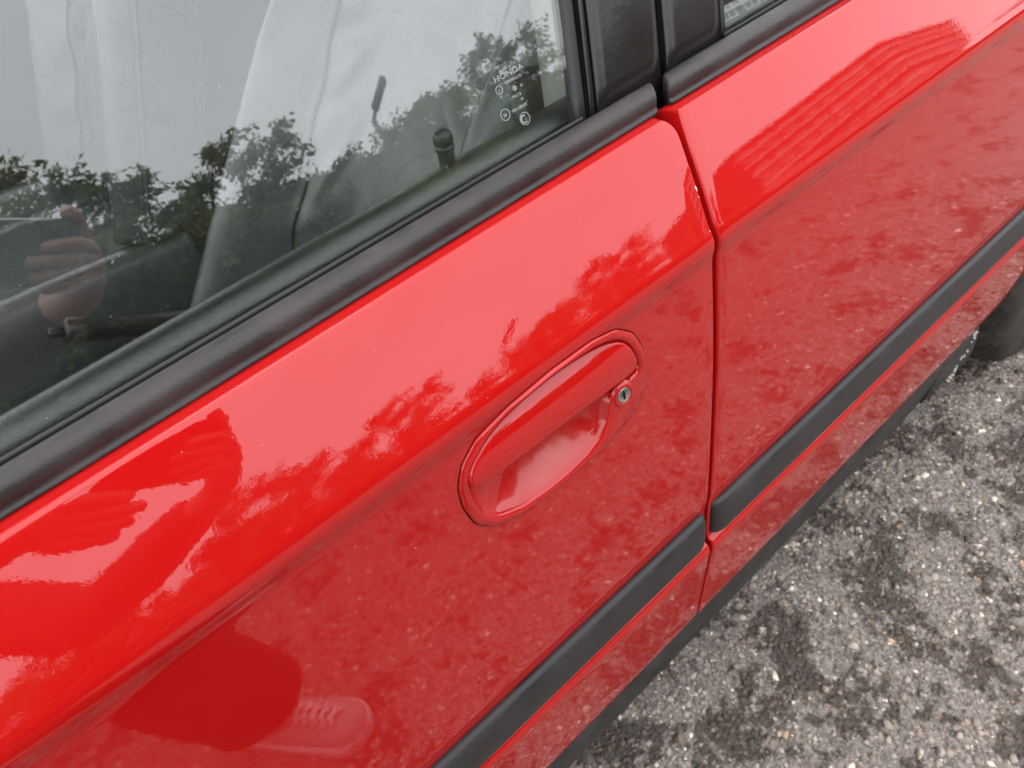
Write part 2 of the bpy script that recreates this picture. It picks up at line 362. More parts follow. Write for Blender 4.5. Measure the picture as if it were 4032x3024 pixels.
def side_panel(xs, xa, xb, zmin=None, hole=None, ra=0.0026, rb=0.0026, depth=0.022, prof=None, nr=None):
    """skin between x edges xa(z), xb(z); xs are fractions 0..1; edges folded inwards; zmin(x) trims the bottom"""
    prof = prof or PROF; nr = nr or NRM
    cols = []                                           # (fraction, edge code, dx, depth)
    for k, d in ((0, depth), (1, ra)): cols.append((0, 0.0, d))
    for k in range(1, 5):
        a = math.pi / 2 * (1 - k / 5); cols.append((0, ra * (1 - math.sin(a)), ra * (1 - math.sin(math.pi/2 - a)) if False else ra * (1 - math.cos(a))))
    cols = [(0, 0.0, depth), (0, 0.0, ra)] + [(0, ra * (1 - math.cos(rad(t))), ra * (1 - math.sin(rad(t)))) for t in (18, 36, 54, 72, 90)]
    mid = [(f, None, 0.0) for f in xs]
    cole = [(1, rb * (1 - math.cos(rad(t))), rb * (1 - math.sin(rad(t)))) for t in (90, 72, 54, 36, 18)] + [(1, 0.0, rb), (1, 0.0, depth)]
    allc = cols + mid + cole
    V, F = [], []; n = len(allc)
    for j, (y, z) in enumerate(prof):
        a, b = xa(z), xb(z)
        for f, dx, dp in allc:
            if dx is None: x = (a + ra) + f * ((b - rb) - (a + ra))
            elif f == 0: x = a + dx
            else: x = b - dx
            zz, yy = z, y
            if zmin:
                zm = zmin(x)
                if zm > 0.256 and z < 0.72: zz = zm + (z - .256) / (.72 - .256) * (.72 - zm); yy = float(np.interp(zz, PZ[:NTOP], PYv[:NTOP]))
            p = Vector((x, yy, zz)) + nr[j] * dp
            V.append(tuple(p))
    # bottom hem
    for j in range(len(prof) - 1):
        for i in range(n - 1):
            q = (j * n + i, j * n + i + 1, (j + 1) * n + i + 1, (j + 1) * n + i)
            if hole:
                c = [sum(V[k][m] for k in q) / 4 for m in (0, 2)]
                if hole(*c) and allc[i][1] is None and allc[i + 1][1] is None: continue
            F.append(q)
    base = len(V)
    for k in (1, 2, 3):
        for i in range(n):
            x, y, z = V[i]; t = rad(30 * k)
            V.append((x, y + 0.004 * (1 - math.cos(t)) + (0.012 if k == 3 else 0), z - 0.004 * math.sin(t) * (1 if k < 3 else 0.9)))
    for k in range(3):
        lo = base + k * n; up = 0 if k == 0 else base + (k - 1) * n
        for i in range(n - 1): F.append((lo + i, lo + i + 1, up + i + 1, up + i))
    return V, F

# handle outline (x, z)
def resample(poly, n, it=2):
    p = np.array(poly + poly[:1], float); d = np.r_[0, np.cumsum(np.hypot(*np.diff(p, axis=0).T))]
    t = np.linspace(0, d[-1], n, endpoint=False); q = np.stack([np.interp(t, d, p[:, 0]), np.interp(t, d, p[:, 1])], 1)
    for _ in range(it): q = (np.roll(q, 1, 0) + 2 * q + np.roll(q, -1, 0)) / 4
    return q
HC = np.array((-0.180, 0.756))
H_OUT = [(-.2635, .748), (-.2625, .765), (-.255, .781), (-.240, .793), (-.211, .8015), (-.174, .8055), (-.135, .8050), (-.111, .7985), (-.094, .784), (-.0855, .764), (-.084, .743), (-.087, .727), (-.097, .7135), (-.115, .7045), (-.140, .6995), (-.165, .6975), (-.189, .6975), (-.225, .7015), (-.247, .711), (-.259, .726)]
H_FLAP = [(-.2525, .7570), (-.2495, .7680), (-.2420, .7775), (-.2300, .7870), (-.2170, .7925), (-.1960, .7965), (-.1750, .7980), (-.1540, .7975), (-.1360, .7955), (-.1220, .7915), (-.1110, .7855), (-.1035, .7770), (-.0975, .7640), (-.0945, .7525), (-.0970, .7490), (-.1050, .7482), (-.1160, .7482), (-.1400, .7496), (-.1700, .7508), (-.2000, .7510), (-.2300, .7520), (-.2480, .7535)]
H_IN = [(-.2545, .7480), (-.2540, .7640), (-.2450, .7785), (-.2320, .7885), (-.2175, .7945), (-.1960, .7985), (-.1750, .8000), (-.1530, .7995), (-.1350, .7975), (-.1205, .7935), (-.1090, .7870), (-.1010, .7780), (-.0950, .7640), (-.0925, .7520), (-.0965, .7470), (-.1080, .7462), (-.1200, .7450), (-.1260, .7410), (-.1285, .7330), (-.1320, .7230), (-.1400, .7140), (-.1540, .7085), (-.1720, .7060), (-.1950, .7060), (-.2200, .7090), (-.2390, .7170), (-.2500, .7300)]
def polar(poly, th, it=30):
    q = resample(poly, 600, it) - HC; a = np.arctan2(q[:, 1], q[:, 0]); r = np.hypot(q[:, 0], q[:, 1]); o = np.argsort(a)
    a, r = a[o], r[o]; return np.interp(th, np.r_[a - 2 * math.pi, a, a + 2 * math.pi], np.r_[r, r, r])
def in_handle(x, z):
    d = np.array((x, z)) - HC; r = math.hypot(*d)
    if r > .1: return False
    return r < float(polar_out(math.atan2(d[1], d[0]))) * 0.965
_th = np.linspace(-math.pi, math.pi, 721); _ro = polar(H_OUT, _th)
def polar_out(a): return np.interp(a, _th, _ro)

car = thing('car', 'glossy red parked car with black mouldings, seen close at its front door', 'car', (0, CY, GZ))
XF = -1.09                                    # front edge of the front door
def gapx(z): return 0.0115 * max(0, (z - .822) / .063)      # the shut line leans back over the shoulder
def xb_front(z): return gapx(z) - 0.0026 - (0.0075 * ((z - 0.872) / (ZLIP - 0.872)) ** 2.4 if z > .872 else 0)
xs_abs = list(np.arange(XF + .01, -.29, .012)) + list(np.arange(-.285, -.065, .0032)) + list(np.arange(-.064, -.008, .007))
xs_f = [(x - XF) / (0 - XF) for x in xs_abs]
V, F = side_panel(xs_f, lambda z: XF, xb_front, hole=in_handle)
front_door = mk('front_door', V, F, PAINT, car); fixn(front_door)
WX = 1.10                                     # rear axle
AX = [.70, .745, .765, .785, .80, .82, .85, .90, .96, 1.03, 1.10]; AZ = [.256, .257, .262, .275, .289, .310, .346, .424, .503, .556, .572]
def arch(x, xc=1.10): return float(np.interp(1.10 - abs(x - xc), AX, AZ))
XR = 0.80
xs_abs = list(np.arange(.012, .74, .013)) + list(np.arange(.745, .798, .006))
V, F = side_panel([(x - .0026) / (XR - .0026) for x in xs_abs], lambda z: gapx(z) + 0.0026 + (0.002 * ((z - .865) / .02) ** 2 if z > .865 else 0), lambda z: XR, zmin=lambda x: arch(x + .0))
rear_door = mk('rear_door', V, F, PAINT, car); fixn(rear_door)
V, F = side_panel(list(np.linspace(.01, .99, 70)), lambda z: XR + .005, lambda z: 1.95, zmin=arch)
quarter = mk('rear_quarter_panel', V, F, PAINT, car); fixn(quarter)
FX = -1.52
V, F = side_panel(list(np.linspace(.01, .99, 70)), lambda z: -2.15, lambda z: XF - .005, zmin=lambda x: arch(x, FX))
fender = mk('front_fender', V, F, PAINT, car); fixn(fender)

# inner door jamb seen through the gap
def jamb(x0, x1, name, y=0.032, m=RUBBER):
    pr = [(ys(z) + y, z) for z in (.2, .3, .45, .6, .75, .82, .86)] + [(YLIP + y * .6, ZLIP - .02)]
    V, F = extrude(pr, [x0, x1], closed=False); return mk(name, V, F, m, car)
jamb(-.06, .05, 'door_jamb'); jamb(-1.14, -1.03, 'door_jamb'); jamb(.76, .86, 'door_jamb')

# rocker under the doors
V, F = extrude([(0.013, .262), (0.0145, .252), (0.0145, .247), (.03, .244), (.06, .262)], [-1.1, .70]); mk('rocker_panel', V, F, PAINT, car)
# dark sill cladding
pr = [(0.020, .2515), (0.0135, .2500), (0.0105, .2460), (0.0095, .238), (0.0100, .222), (0.0115, .203), (0.0135, .186), (0.0165, .174), (0.0215, .1675), (0.035, .165), (0.10, .166), (0.10, .25)]
xs = list(np.linspace(-1.1, .58, 60)) + [.60, .615]
V, F = extrude(pr, xs, offs=lambda i, p: 0 if i < len(xs) - 1 else -(p[1] - .25) * .15)
clad = mk('sill_cladding', V, F, CLAD, car); sharp(clad, 50)
# short mud guard ahead of the rear wheel
mg = []
for k in range(9):
    t = k / 8; x = .585 + .135 * t
    mg.append([(x, .0128, .249), (x + .004, .0100, .222), (x + .006 - .03 * (1 - t), .0105, .186), (x + .004 - .06 * (1 - t) * 0, .0135 + .004 * (1 - t), .157 + .033 * (1 - t) ** 3)])
V = [p for r in mg for p in r] + [(p[0] + .01, p[1] + .012, p[2]) for r in mg for p in r]; F = []
for i in range(8):
    for k in range(3):
        a = i * 4 + k; F.append((a, a + 4, a + 5, a + 1)); F.append((a + 36, a + 37, a + 41, a + 40))
for i in range(8): F.append((i * 4 + 3, i * 4 + 7, i * 4 + 43, i * 4 + 39)); F.append((i * 4, i * 4 + 36, i * 4 + 40, i * 4 + 4))
for k in range(3): F.append((k, k + 1, k + 37, k + 36)); F.append((32 + k, 68 + k, 69 + k, 33 + k))
guard = mk('mud_guard', V, F, CLAD, car); fixn(guard); guard['label'] = 'scuffed grey mud guard ahead of the rear wheel'
# white scuffs on the guard
for k in range(16):
    t = random.random(); x = .655 + .055 * t + random.uniform(-.006, .006); z = .165 + .075 * t + random.uniform(-.008, .008)
    s = random.uniform(.0008, .002)
    pts = [(x + s * random.uniform(.5, 1.2) * math.cos(a) * .8, 0.0085 - .0008 * random.random(), z + s * 2 * math.sin(a) * random.uniform(.5, 1.2)) for a in np.linspace(0, 6.28, 7)[:-1]]
    pts = pts + [(a, b + .006, c) for a, b, c in pts]
    mk('scuff', pts, [tuple(range(6))[::-1]] + [(i, (i + 1) % 6, 6 + (i + 1) % 6, 6 + i) for i in range(6)], CHIP, guard, smooth=False)

# side mouldings
def moulding(x0, x1, end0, end1):
    pr = [(0.0052, .4308), (-0.0030, .4312), (-0.0056, .4328), (-0.0068, .4375), (-0.0080, .448), (-0.0084, .460), (-0.0080, .472), (-0.0068, .4805), (-0.0046, .4850), (-0.0012, .4872), (0.0052, .4880)]
    steps = [(0, 1.0), (.0015, .62), (.004, .3), (.008, .12), (.014, 0)]
    xs = []; sq = []
    for d, q in steps: xs.append(x0 + d * end0); sq.append(q)
    for x in np.linspace(x0 + .014 * end0, x1 - .014 * end1, 40)[1:-1]: xs.append(x); sq.append(0)
    for d, q in steps[::-1]: xs.append(x1 - d * end1); sq.append(q)
    V, F = [], []; n = len(pr)
    for x, q in zip(xs, sq):
        for (y, z) in pr: V.append((x, y + (0.0052 - y) * q * .8, z + (.459 - z) * q * .16))
    for i in range(len(xs) - 1):
        for k in range(n): F.append((i * n + k, i * n + (k + 1) % n, (i + 1) * n + (k + 1) % n, (i + 1) * n + k))
    F.append(tuple(range(n))); F.append(tuple(range((len(xs) - 1) * n, len(xs) * n)))
    return V, F
V, F = moulding(XF + .01, -.0095, 1, .7); fixn(mk('side_moulding', V, F, SIDE_TRIM, front_door))
V, F = moulding(.0055, .775, 1.3, 1); fixn(mk('side_moulding', V, F, SIDE_TRIM, rear_door))

# belt mouldings along the bottom of the windows
yb, zb = YLIP + .0062, ZLIP
BELT = [(yb + .004, zb - .004), (yb + .0002, zb - .0008), (yb - .0006, zb + .0006), (yb + .0004, zb + .0016), (yb + .0022, zb + .0022), (yb + .0018, zb + .0045), (yb + .0014, zb + .0080), (yb + .0020, zb + .0108), (yb + .0036, zb + .0132), (yb + .0062, zb + .0146),
        (yb + .0095, zb + .0154), (yb + .0130, zb + .0158), (yb + .0160, zb + .0150), (yb + .0168, zb + .0125), (yb + .0168, zb - .012), (yb + .004, zb - .012)]
def belt(x0, x1, rake0, rake1):
    xs = [x0, x0 + .0012, x0 + .0035] + list(np.linspace(x0 + .02, x1 - .02, 50)) + [x1 - .0035, x1 - .0012, x1]
    V, F = [], []; n = len(BELT); cy_, cz_ = yb + .012, zb + .005
    for i, x in enumerate(xs):
        s = {0: .86, 1: .955, 2: .99}.get(i, {len(xs) - 1: .86, len(xs) - 2: .955, len(xs) - 3: .99}.get(i, 1))
        for (y, z) in BELT:
            dx = (rake0 if i < 3 else rake1 if i > len(xs) - 4 else 0) * (y - yb)
            V.append((x + dx, cy_ + (y - cy_) * s, cz_ + (z - cz_) * s))
    for i in range(len(xs) - 1):
        for k in range(n): F.append((i * n + k, i * n + (k + 1) % n, (i + 1) * n + (k + 1) % n, (i + 1) * n + k))
    F.append(tuple(range(n))); F.append(tuple(range((len(xs) - 1) * n, len(xs) * n)))
    return V, F
V, F = belt(XF + .02, .0080, 0, .55); fixn(mk('belt_moulding', V, F, TRIM, front_door))
V, F = belt(.0215, .79, .55, 0); fixn(mk('belt_moulding', V, F, TRIM, rear_door))

# ------------------------------------------------------------------ glass, frames and pillar covers
TUM = rad(22)
GO = Vector((0, yb + .0225, zb))                 # a point on the pane at belt height
TZ = Vector((0, math.sin(TUM), math.cos(TUM))); GN = Vector((0, -math.cos(TUM), math.sin(TUM)))
LEAN = 0.29                                      # rearward lean of the pillar with height
def gp(x, h, off=0.0): return Vector((x, 0, 0)) + Vector((0, GO.y, GO.z)) + TZ * h + GN * off
HT = 0.46
def pane(name, quad, parent, th=.004):
    n1, n2 = 24, 14; V, F = [], []
    for s in (0, -th):
        for j in range(n2 + 1):
            for i in range(n1 + 1):
                u, v = i / n1, j / n2
                (x0, h0), (x1, h1), (x2, h2), (x3, h3) = quad
                x = (x0 * (1 - u) + x1 * u) * (1 - v) + (x3 * (1 - u) + x2 * u) * v
                h = (h0 * (1 - u) + h1 * u) * (1 - v) + (h3 * (1 - u) + h2 * u) * v
                bow = -0.055 * h * h + 0.006 * h      # slight bow of the side glass with height
                V.append(tuple(gp(x, h, s + bow)))
    m = (n1 + 1) * (n2 + 1)
    for s in (0, 1):
        for j in range(n2):
            for i in range(n1):
                a = s * m + j * (n1 + 1) + i; q = (a, a + 1, a + n1 + 2, a + n1 + 1); F.append(q if s == 0 else q[::-1])
    for i in range(n1):
        F.append((i + 1, i, m + i, m + i + 1)); a = n2 * (n1 + 1) + i; F.append((a, a + 1, m + a + 1, m + a))
    for j in range(n2):
        a = j * (n1 + 1); F.append((a, a + n1 + 1, m + a + n1 + 1, m + a)); a += n1; F.append((a + n1 + 1, a, m + a, m + a + n1 + 1))
    return mk(name, V, F, GLASS, parent)
XG = -0.0533                                      # rear edge of the front pane at belt height
front_pane = pane('window_glass', [(-1.03, -.03), (XG + .004, -.03), (XG + .004 + LEAN * HT, HT), (-.60, HT)], front_door); sharp(front_pane, 40)
rear_pane = pane('window_glass', [(.108, -.03), (.80, -.03), (.72, HT), (.106 + LEAN * HT, HT)], rear_door); sharp(rear_pane, 40)

def strip(name, x0, x1, off, th, mat, parent, h0=-.012, h1=HT, edge=.0012, lean=LEAN):
    """flat bar standing on the belt and leaning with the pillar; off = height proud of the glass"""
    pr = [(x0, off - th), (x0, off - edge), (x0 + edge, off)] + [(x0 + (x1 - x0) * k / 6, off + .0006 * math.sin(math.pi * k / 6)) for k in range(1, 6)] + [(x1 - edge, off), (x1, off - edge), (x1, off - th)]
    V, F = [], []; n = len(pr); hs = np.linspace(h0, h1, 14)
    for h in hs:
        bow = -0.055 * h * h + 0.006 * h
        for (x, o) in pr: V.append(tuple(gp(x + lean * h, h, o + bow)))
    for j in range(13):
        for k in range(n): F.append((j * n + k, j * n + (k + 1) % n, (j + 1) * n + (k + 1) % n, (j + 1) * n + k))
    F.append(tuple(range(n))); F.append(tuple(range(13 * n, 14 * n)))
    return fixn(mk(name, V, F, mat, parent))
strip('glass_run_channel', XG + .0005, XG + .0092, .0035, .010, RUBBER, front_door)
strip('glass_run_lip', XG + .0100, XG + .0170, .0052, .010, PILLAR, front_door, edge=.003)
strip('pillar_cover', XG + .0188, .0335, .0062, .012, PILLAR, front_door, edge=.0022)
strip('pillar_cover', .0405, .1035, .0062, .012, PILLAR, rear_door, edge=.0022)
strip('glass_run_channel', .1043, .1110, .0038, .010, RUBBER, rear_door)
strip('pillar_seal', .0330, .0410, -.010, .008, RUBBER, car)
# rubber wiper lip at the foot of the glass
for x0, x1, p in ((XF + .03, XG + .004, front_door), (.108, .78, rear_door)):
    pr = [(GO.y - .0022 + .0016 * math.cos(a), GO.z + .0135 + .0026 * math.sin(a)) for a in np.linspace(0, 6.283, 11)[:-1]]
    V, F = extrude(pr, [x0, x1]); fixn(mk('window_wiper_lip', V, F, RUBBER, p))
    V, F = extrude([(GO.y - .007, GO.z + .004), (GO.y + .001, GO.z + .004), (GO.y + .001, GO.z - .02), (GO.y - .007, GO.z - .02)], [x0, x1]); mk('window_slot', V, F, DARK, p)
# upper window frames
def framebar(p0, p1, wd, th, mat, parent, name):
    a, b = gp(*p0), gp(*p1); d = (b - a).normalized(); s = GN.cross(d).normalized()
    V = [tuple(q + s * i * wd + GN * k) for q in (a, b) for (i, k) in ((0, .005), (1, .005), (1, -th), (0, -th))]
    F = [(0, 1, 5, 4), (1, 2, 6, 5), (2, 3, 7, 6), (3, 0, 4, 7), (0, 3, 2, 1), (4, 5, 6, 7)]
    return bevel(fixn(mk(name, V, F, mat, parent)), .002, 2)
framebar((-1.05, -.01), (-.60, HT), .03, .02, PILLAR, front_door, 'window_frame')
framebar((-.61, HT - .012), (XG + .02 + LEAN * HT, HT - .012), .03, .02, PILLAR, front_door, 'window_frame')
framebar((.106 + LEAN * HT, HT - .012), (.72, HT - .012), .03, .02, PILLAR, rear_door, 'window_frame')
framebar((.72, HT), (.80, -.01), .03, .02, PILLAR, rear_door, 'window_frame')
# ------------------------------------------------------------------ door handle
th = np.linspace(-math.pi, math.pi, 360, endpoint=False)
RO, RI = polar(H_OUT, th), polar(H_IN, th, 26)
def hp(i, r, dy, follow=1.0):
    x, z = HC[0] + math.cos(th[i]) * r, HC[1] + math.sin(th[i]) * r
    return (x, ys(z) * follow + dy, z)
rings = []
nO = len(th)
for (k, dy) in ((1.0, .004), (1.0, .0006), (.9985, -.0006), (.995, -.0014), (.989, -.0019)):
    rings.append([hp(i, RO[i] * k, dy) for i in range(nO)])
for s in (.25, .5, .75):
    rings.append([hp(i, RO[i] * .989 * (1 - s) + (RI[i] + .0022) * s, -.0019 - .0012 * math.sin(math.pi * s * .8)) for i in range(nO)])
rings.append([hp(i, RI[i] + .0012, -.0020) for i in range(nO)])
rings.append([hp(i, RI[i] + .0003, -.0004) for i in range(nO)])
rings.append([hp(i, RI[i] - .0003, .0022) for i in range(nO)])
for s in (.93, .84, .74, .62, .48, .32, .15, .03):
    rings.append([hp(i, RI[i] * s, .0035 + .026 * (1 - s ** 2.3) ** 1.15, 1 - .6 * (1 - s)) for i in range(nO)])
V = [p for r in rings for p in r]; F = []
for j in range(len(rings) - 1):
    for i in range(nO): F.append((j * nO + i, j * nO + (i + 1) % nO, (j + 1) * nO + (i + 1) % nO, (j + 1) * nO + i))
F.append(tuple(range((len(rings) - 1) * nO, len(rings) * nO)))
surround = fixn(mk('handle_surround', V, F, PAINT, front_door)); surround.data.materials.append(PAINT_WORN)
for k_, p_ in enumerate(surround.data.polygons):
    if k_ >= 10 * nO: p_.material_index = 2 if k_ < 12 * nO and p_.center.z > .759 else 1  # upper inner wall coloured dark: painted shade of the gap round the flap
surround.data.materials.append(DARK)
surround['label'] = 'oval red surround and finger recess of the door handle'
# dark joint round the surround
jr = [tuple(np.array(hp(i, RO[i] * 1.004, 0.0003))) for i in range(0, nO, 2)]
V, F = tube(jr + [jr[0]], .0006, 6, cap=False); mk('handle_gasket', V, F, DARK, front_door)
# the flap: its lower edge stands proud, its upper edge dips below the surround
FP = resample(H_FLAP, 200, 8); FP[:, 0] = np.where(FP[:, 0] > -.14, FP[:, 0] + .003 * np.clip((FP[:, 0] + .14) / .04, 0, 1), FP[:, 0]); FC = np.array((-.178, .770)); zlo, zhi = FP[:, 1].min(), FP[:, 1].max()
def flap3(q, lift=0.0):
    t = (q[1] - zlo) / (zhi - zlo); u = (q[0] + .175) / .082
    dy = -.0075 + .0105 * t ** 1.5 + .0030 * abs(u) ** 3 * (1 - .4 * t) - .0020 * math.sin(math.pi * min(1, max(0, t)))
    x, z = q[0] + .78 * (dy - .000) * .85, q[1] - 1.43 * dy * .85
    return (x, ys(min(z, .806)) + dy + lift, z)
rings = []
for s, dy in ((1.0, .011), (1.0, .0036), (.997, .0018), (.988, .0007), (.972, .0001), (.94, 0)): rings.append([flap3(FC + (p - FC) * s, dy) for p in FP])
for s in (.86, .74, .6, .45, .3, .15, .02): rings.append([flap3(FC + (p - FC) * s) for p in FP])
V = [p for r in rings for p in r]; F = []; n = len(FP)
for j in range(len(rings) - 1):
    for i in range(n): F.append((j * n + i, j * n + (i + 1) % n, (j + 1) * n + (i + 1) % n, (j + 1) * n + i))
F.append(tuple(range((len(rings) - 1) * n, len(rings) * n))); F.append(tuple(range(n)))
fixn(mk('handle_flap', V, F, PAINT, front_door))
# key lock: raised boss, steel face with a slot
kc = Vector((-.1135, ys(.7350) - .0040, .7395)); kn = Vector((-.12, -1, .10)).normalized()
kx = Vector((1, 0, 0)); kx = (kx - kn * kx.dot(kn)).normalized(); kz = kx.cross(kn).normalized() * -1
def disc(rs, m, name, parent, n=36):
    V, F = [], []
    for r, h in rs:
        for k in range(n):
            a = 2 * math.pi * k / n; V.append(tuple(kc + kx * math.cos(a) * r + kz * math.sin(a) * r * 1.12 + kn * h))
    for j in range(len(rs) - 1):
        for k in range(n): F.append((j * n + k, j * n + (k + 1) % n, (j + 1) * n + (k + 1) % n, (j + 1) * n + k))
    F.append(tuple(range((len(rs) - 1) * n, len(rs) * n)))
    return fixn(mk(name, V, F, m, parent))
disc([(.0106, -.0030), (.0094, -.0002), (.0080, .0008), (.0070, .0009), (.0062, .0002), (.0060, -.0006)], PAINT, 'lock_boss', front_door)
disc([(.0061, -.001), (.0060, .0002), (.0056, .0006), (.0050, .0006), (.0047, .0001), (.0001, .0001)], STEEL, 'lock_cylinder', front_door)
sl = []
for sx, sz in ((-.0006, -.0036), (.0006, -.0036), (.0006, .0036), (-.0006, .0036)):
    sl.append(tuple(kc + kx * sx + kz * sz + kn * .0004)); sl.append(tuple(kc + kx * sx + kz * sz + kn * .0009))
V = sl; F = [(1, 3, 5, 7), (0, 6, 4, 2), (0, 2, 3, 1), (2, 4, 5, 3), (4, 6, 7, 5), (6, 0, 1, 7)]
mk('key_slot', V, F, DARK, front_door, smooth=False)
# chipped paint
def chip(x, z, s, el=1.6, parent=front_door, y=None, ang=0.0):
    n = 9; ring = []
    for k in range(n):
        a = 2 * math.pi * k / n; r = s * random.uniform(.55, 1.15)
        u, v = math.cos(a) * r, math.sin(a) * r * el
        ring.append((u * math.cos(ang) - v * math.sin(ang), u * math.sin(ang) + v * math.cos(ang)))
    f = (lambda q: ys(q)) if y is None else (lambda q: y)
    top = [(x + u, f(z + v) - .00025, z + v) for u, v in ring]; bot = [(x + u * 1.05, f(z + v) + .0005, z + v * 1.05) for u, v in ring]
    o = mk('paint_chip', top + bot, [tuple(range(n))] + [(i, i + n, (i + 1) % n + n, (i + 1) % n) for i in range(n)], CHIP, parent, smooth=False); fixn(o)
for z_, s_, e_ in ((.8445, .0008, 2.0), (.8395, .0004, 1.5), (.8195, .0004, 1.4)): chip(gapx(z_) - .0048, z_, s_, e_)
for k in range(5): chip(random.uniform(-.42, -.08), random.uniform(.52, .79), random.uniform(.00018, .00036), random.uniform(.8, 2))
for k in range(9): chip(random.uniform(-.30, -.02), random.uniform(.28, .41), random.uniform(.0002, .0005), random.uniform(.8, 2))
for k in range(5): chip(random.uniform(.02, .6), random.uniform(.5, .79), random.uniform(.0003, .0007), random.uniform(.5, 1.2), rear_door)
for k in range(9): chip(random.uniform(-.118, -.099), .7478 + random.uniform(-.0006, .0006), random.uniform(.0004, .0009), .6, surround, y=ys(.748) - .0022)

# ------------------------------------------------------------------ wheels
def wheel(xc, y0, mirror=False, parent=car):
    yo = y0; w_ = .185
    sgn = -1 if mirror else 1
    root = mk('wheel', *join([tube([(xc, yo + sgn * .05, GZ + .285), (xc, yo + sgn * .12, GZ + .285)], .06, 20)]), STEEL, parent)
    # tyre: lathe
    pr = [(.168, .022), (.172, .010), (.195, .004), (.226, .0), (.248, .002), (.262, .007), (.272, .014), (.279, .022), (.2845, .034), (.287, .055), (.287, .092), (.287, .13), (.2845, .151), (.279, .163), (.262, .178), (.232, .185), (.180, .177), (.168, .165)]
    n = 192; V, F = [], []
    for k in range(n):
        a = 2 * math.pi * k / n
        for j, (r, y) in enumerate(pr):
            rr = r
            if 6 <= j <= 13: rr = r - (.007 if ((k + (j % 2) * 2) % 4 < 2 and j in (6, 7, 8, 12, 13)) or (k + j) % 6 == 0 else 0)
            V.append((xc + math.cos(a) * rr, yo + sgn * y, GZ + .286 + math.sin(a) * rr))
    m = len(pr)
    for k in range(n):
        for j in range(m - 1): F.append((k * m + j, k * m + j + 1, ((k + 1) % n) * m + j + 1, ((k + 1) % n) * m + j))
    t = fixn(mk('tyre', V, F, TYRE, root)); sharp(t, 40)
    # tread grooves: thin dark rings round the tread
    for yy in (.058, .080, .105, .127):
        pts = [(xc + math.cos(a) * .2868, yo + sgn * yy, GZ + .286 + math.sin(a) * .2868) for a in np.linspace(0, 6.2832, 97)]
        V, F = tube(pts, .0022, 5, cap=False); mk('tread_groove', V, F, DARK, root)
    # rim
    pr = [(.171, .020), (.171, .012), (.166, .010), (.160, .018), (.155, .03), (.145, .036), (.06, .028), (.045, .022), (.001, .020)]
    V, F = [], []; n = 60
    for k in range(n):
        a = 2 * math.pi * k / n
        for j, (r, y) in enumerate(pr):
            d = 0.030 * max(0, math.cos(a * 5)) ** 2 if j == 5 or (j == 6) else 0
            V.append((xc + math.cos(a) * r, yo + sgn * (y + (d if j == 5 else d * .4)), GZ + .286 + math.sin(a) * r))
    m = len(pr)
    for k in range(n):
        for j in range(m - 1): F.append((k * m + j, k * m + j + 1, ((k + 1) % n) * m + j + 1, ((k + 1) % n) * m + j))
    fixn(mk('rim', V, F, ALLOY, root))
    return root
rear_wheel = wheel(WX, .0)
wheel(FX, .0); wheel(WX, 2 * CY, True); wheel(FX, 2 * CY, True)
# wheel housings
for xc in (WX, FX):
    for s in (0, 1):
        V, F = [], []; n = 30
        for k in range(n + 1):
            a = math.pi * k / n
            for yy in (.02, .30):
                V.append((xc - math.cos(a) * .345, yy if s == 0 else 2 * CY - yy, .17 + math.sin(a) * .41))
        for k in range(n): F.append((2 * k, 2 * k + 1, 2 * k + 3, 2 * k + 2))
        F.append(tuple(range(1, 2 * n + 2, 2)))
        mk('wheel_housing', V, F, DARK, car)

# ------------------------------------------------------------------ the rest of the shell
def mirror_obj(o, parent, name=None):
    me = o.data.copy()
    co = np.empty(len(me.vertices) * 3, np.float32); me.vertices.foreach_get('co', co); co = co.reshape(-1, 3); co[:, 1] = 2 * CY - co[:, 1]
    me.vertices.foreach_set('co', co.ravel()); me.flip_normals()
    c = bpy.data.objects.new(name or o.name.split('.')[0], me); link(c); adopt(c, parent)
    for md in o.modifiers:
        n_ = c.modifiers.new(md.name, md.type)
        for pr in md.bl_rna.properties:
            if not pr.is_readonly:
                try: setattr(n_, pr.identifier, getattr(md, pr.identifier))
                except Exception: pass
    return c
for d in (front_door, rear_door):
    far = mirror_obj(d, car)
    for ch in list(d.children):
        if ch.name.split('.')[0] in ('paint_chip', 'dust_fleck'): continue
        mo = mirror_obj(ch, far)
        if mo.name.startswith('window_glass'): mo.data.materials[0] = GLASS2
for d in (quarter, fender, clad): mirror_obj(d, car)
def sheet(name, rows, mat, parent=car, nu=24, th=None):
    """rows of (x, y_half, z_edge, z_centre): a crowned panel across the car"""
    V, F = [], []
    for (x, hw, ze, zc) in rows:
        for i in range(nu + 1):
            t = -1 + 2 * i / nu; V.append((x, CY + hw * t, ze + (zc - ze) * (1 - abs(t) ** 2.4)))
    for j in range(len(rows) - 1):
        for i in range(nu): a = j * (nu + 1) + i; F.append((a, a + 1, a + nu + 2, a + nu + 1))
    o = mk(name, V, F, mat, parent)
    if th: m = o.modifiers.new('solid', 'SOLIDIFY'); m.thickness = th
    return o
top = gp(0, HT); HWR = CY - top.y; ZR = top.z
HWB = CY - (yb + .02)
roof = sheet('roof', [(-.66, HWR + .005, ZR - .02, ZR + .03), (-.60, HWR + .005, ZR, ZR + .055), (-.2, HWR + .01, ZR + .012, ZR + .075), (.3, HWR + .01, ZR + .012, ZR + .07), (.75, HWR, ZR, ZR + .05), (.83, HWR - .005, ZR - .02, ZR + .02)], PAINT, th=.02)
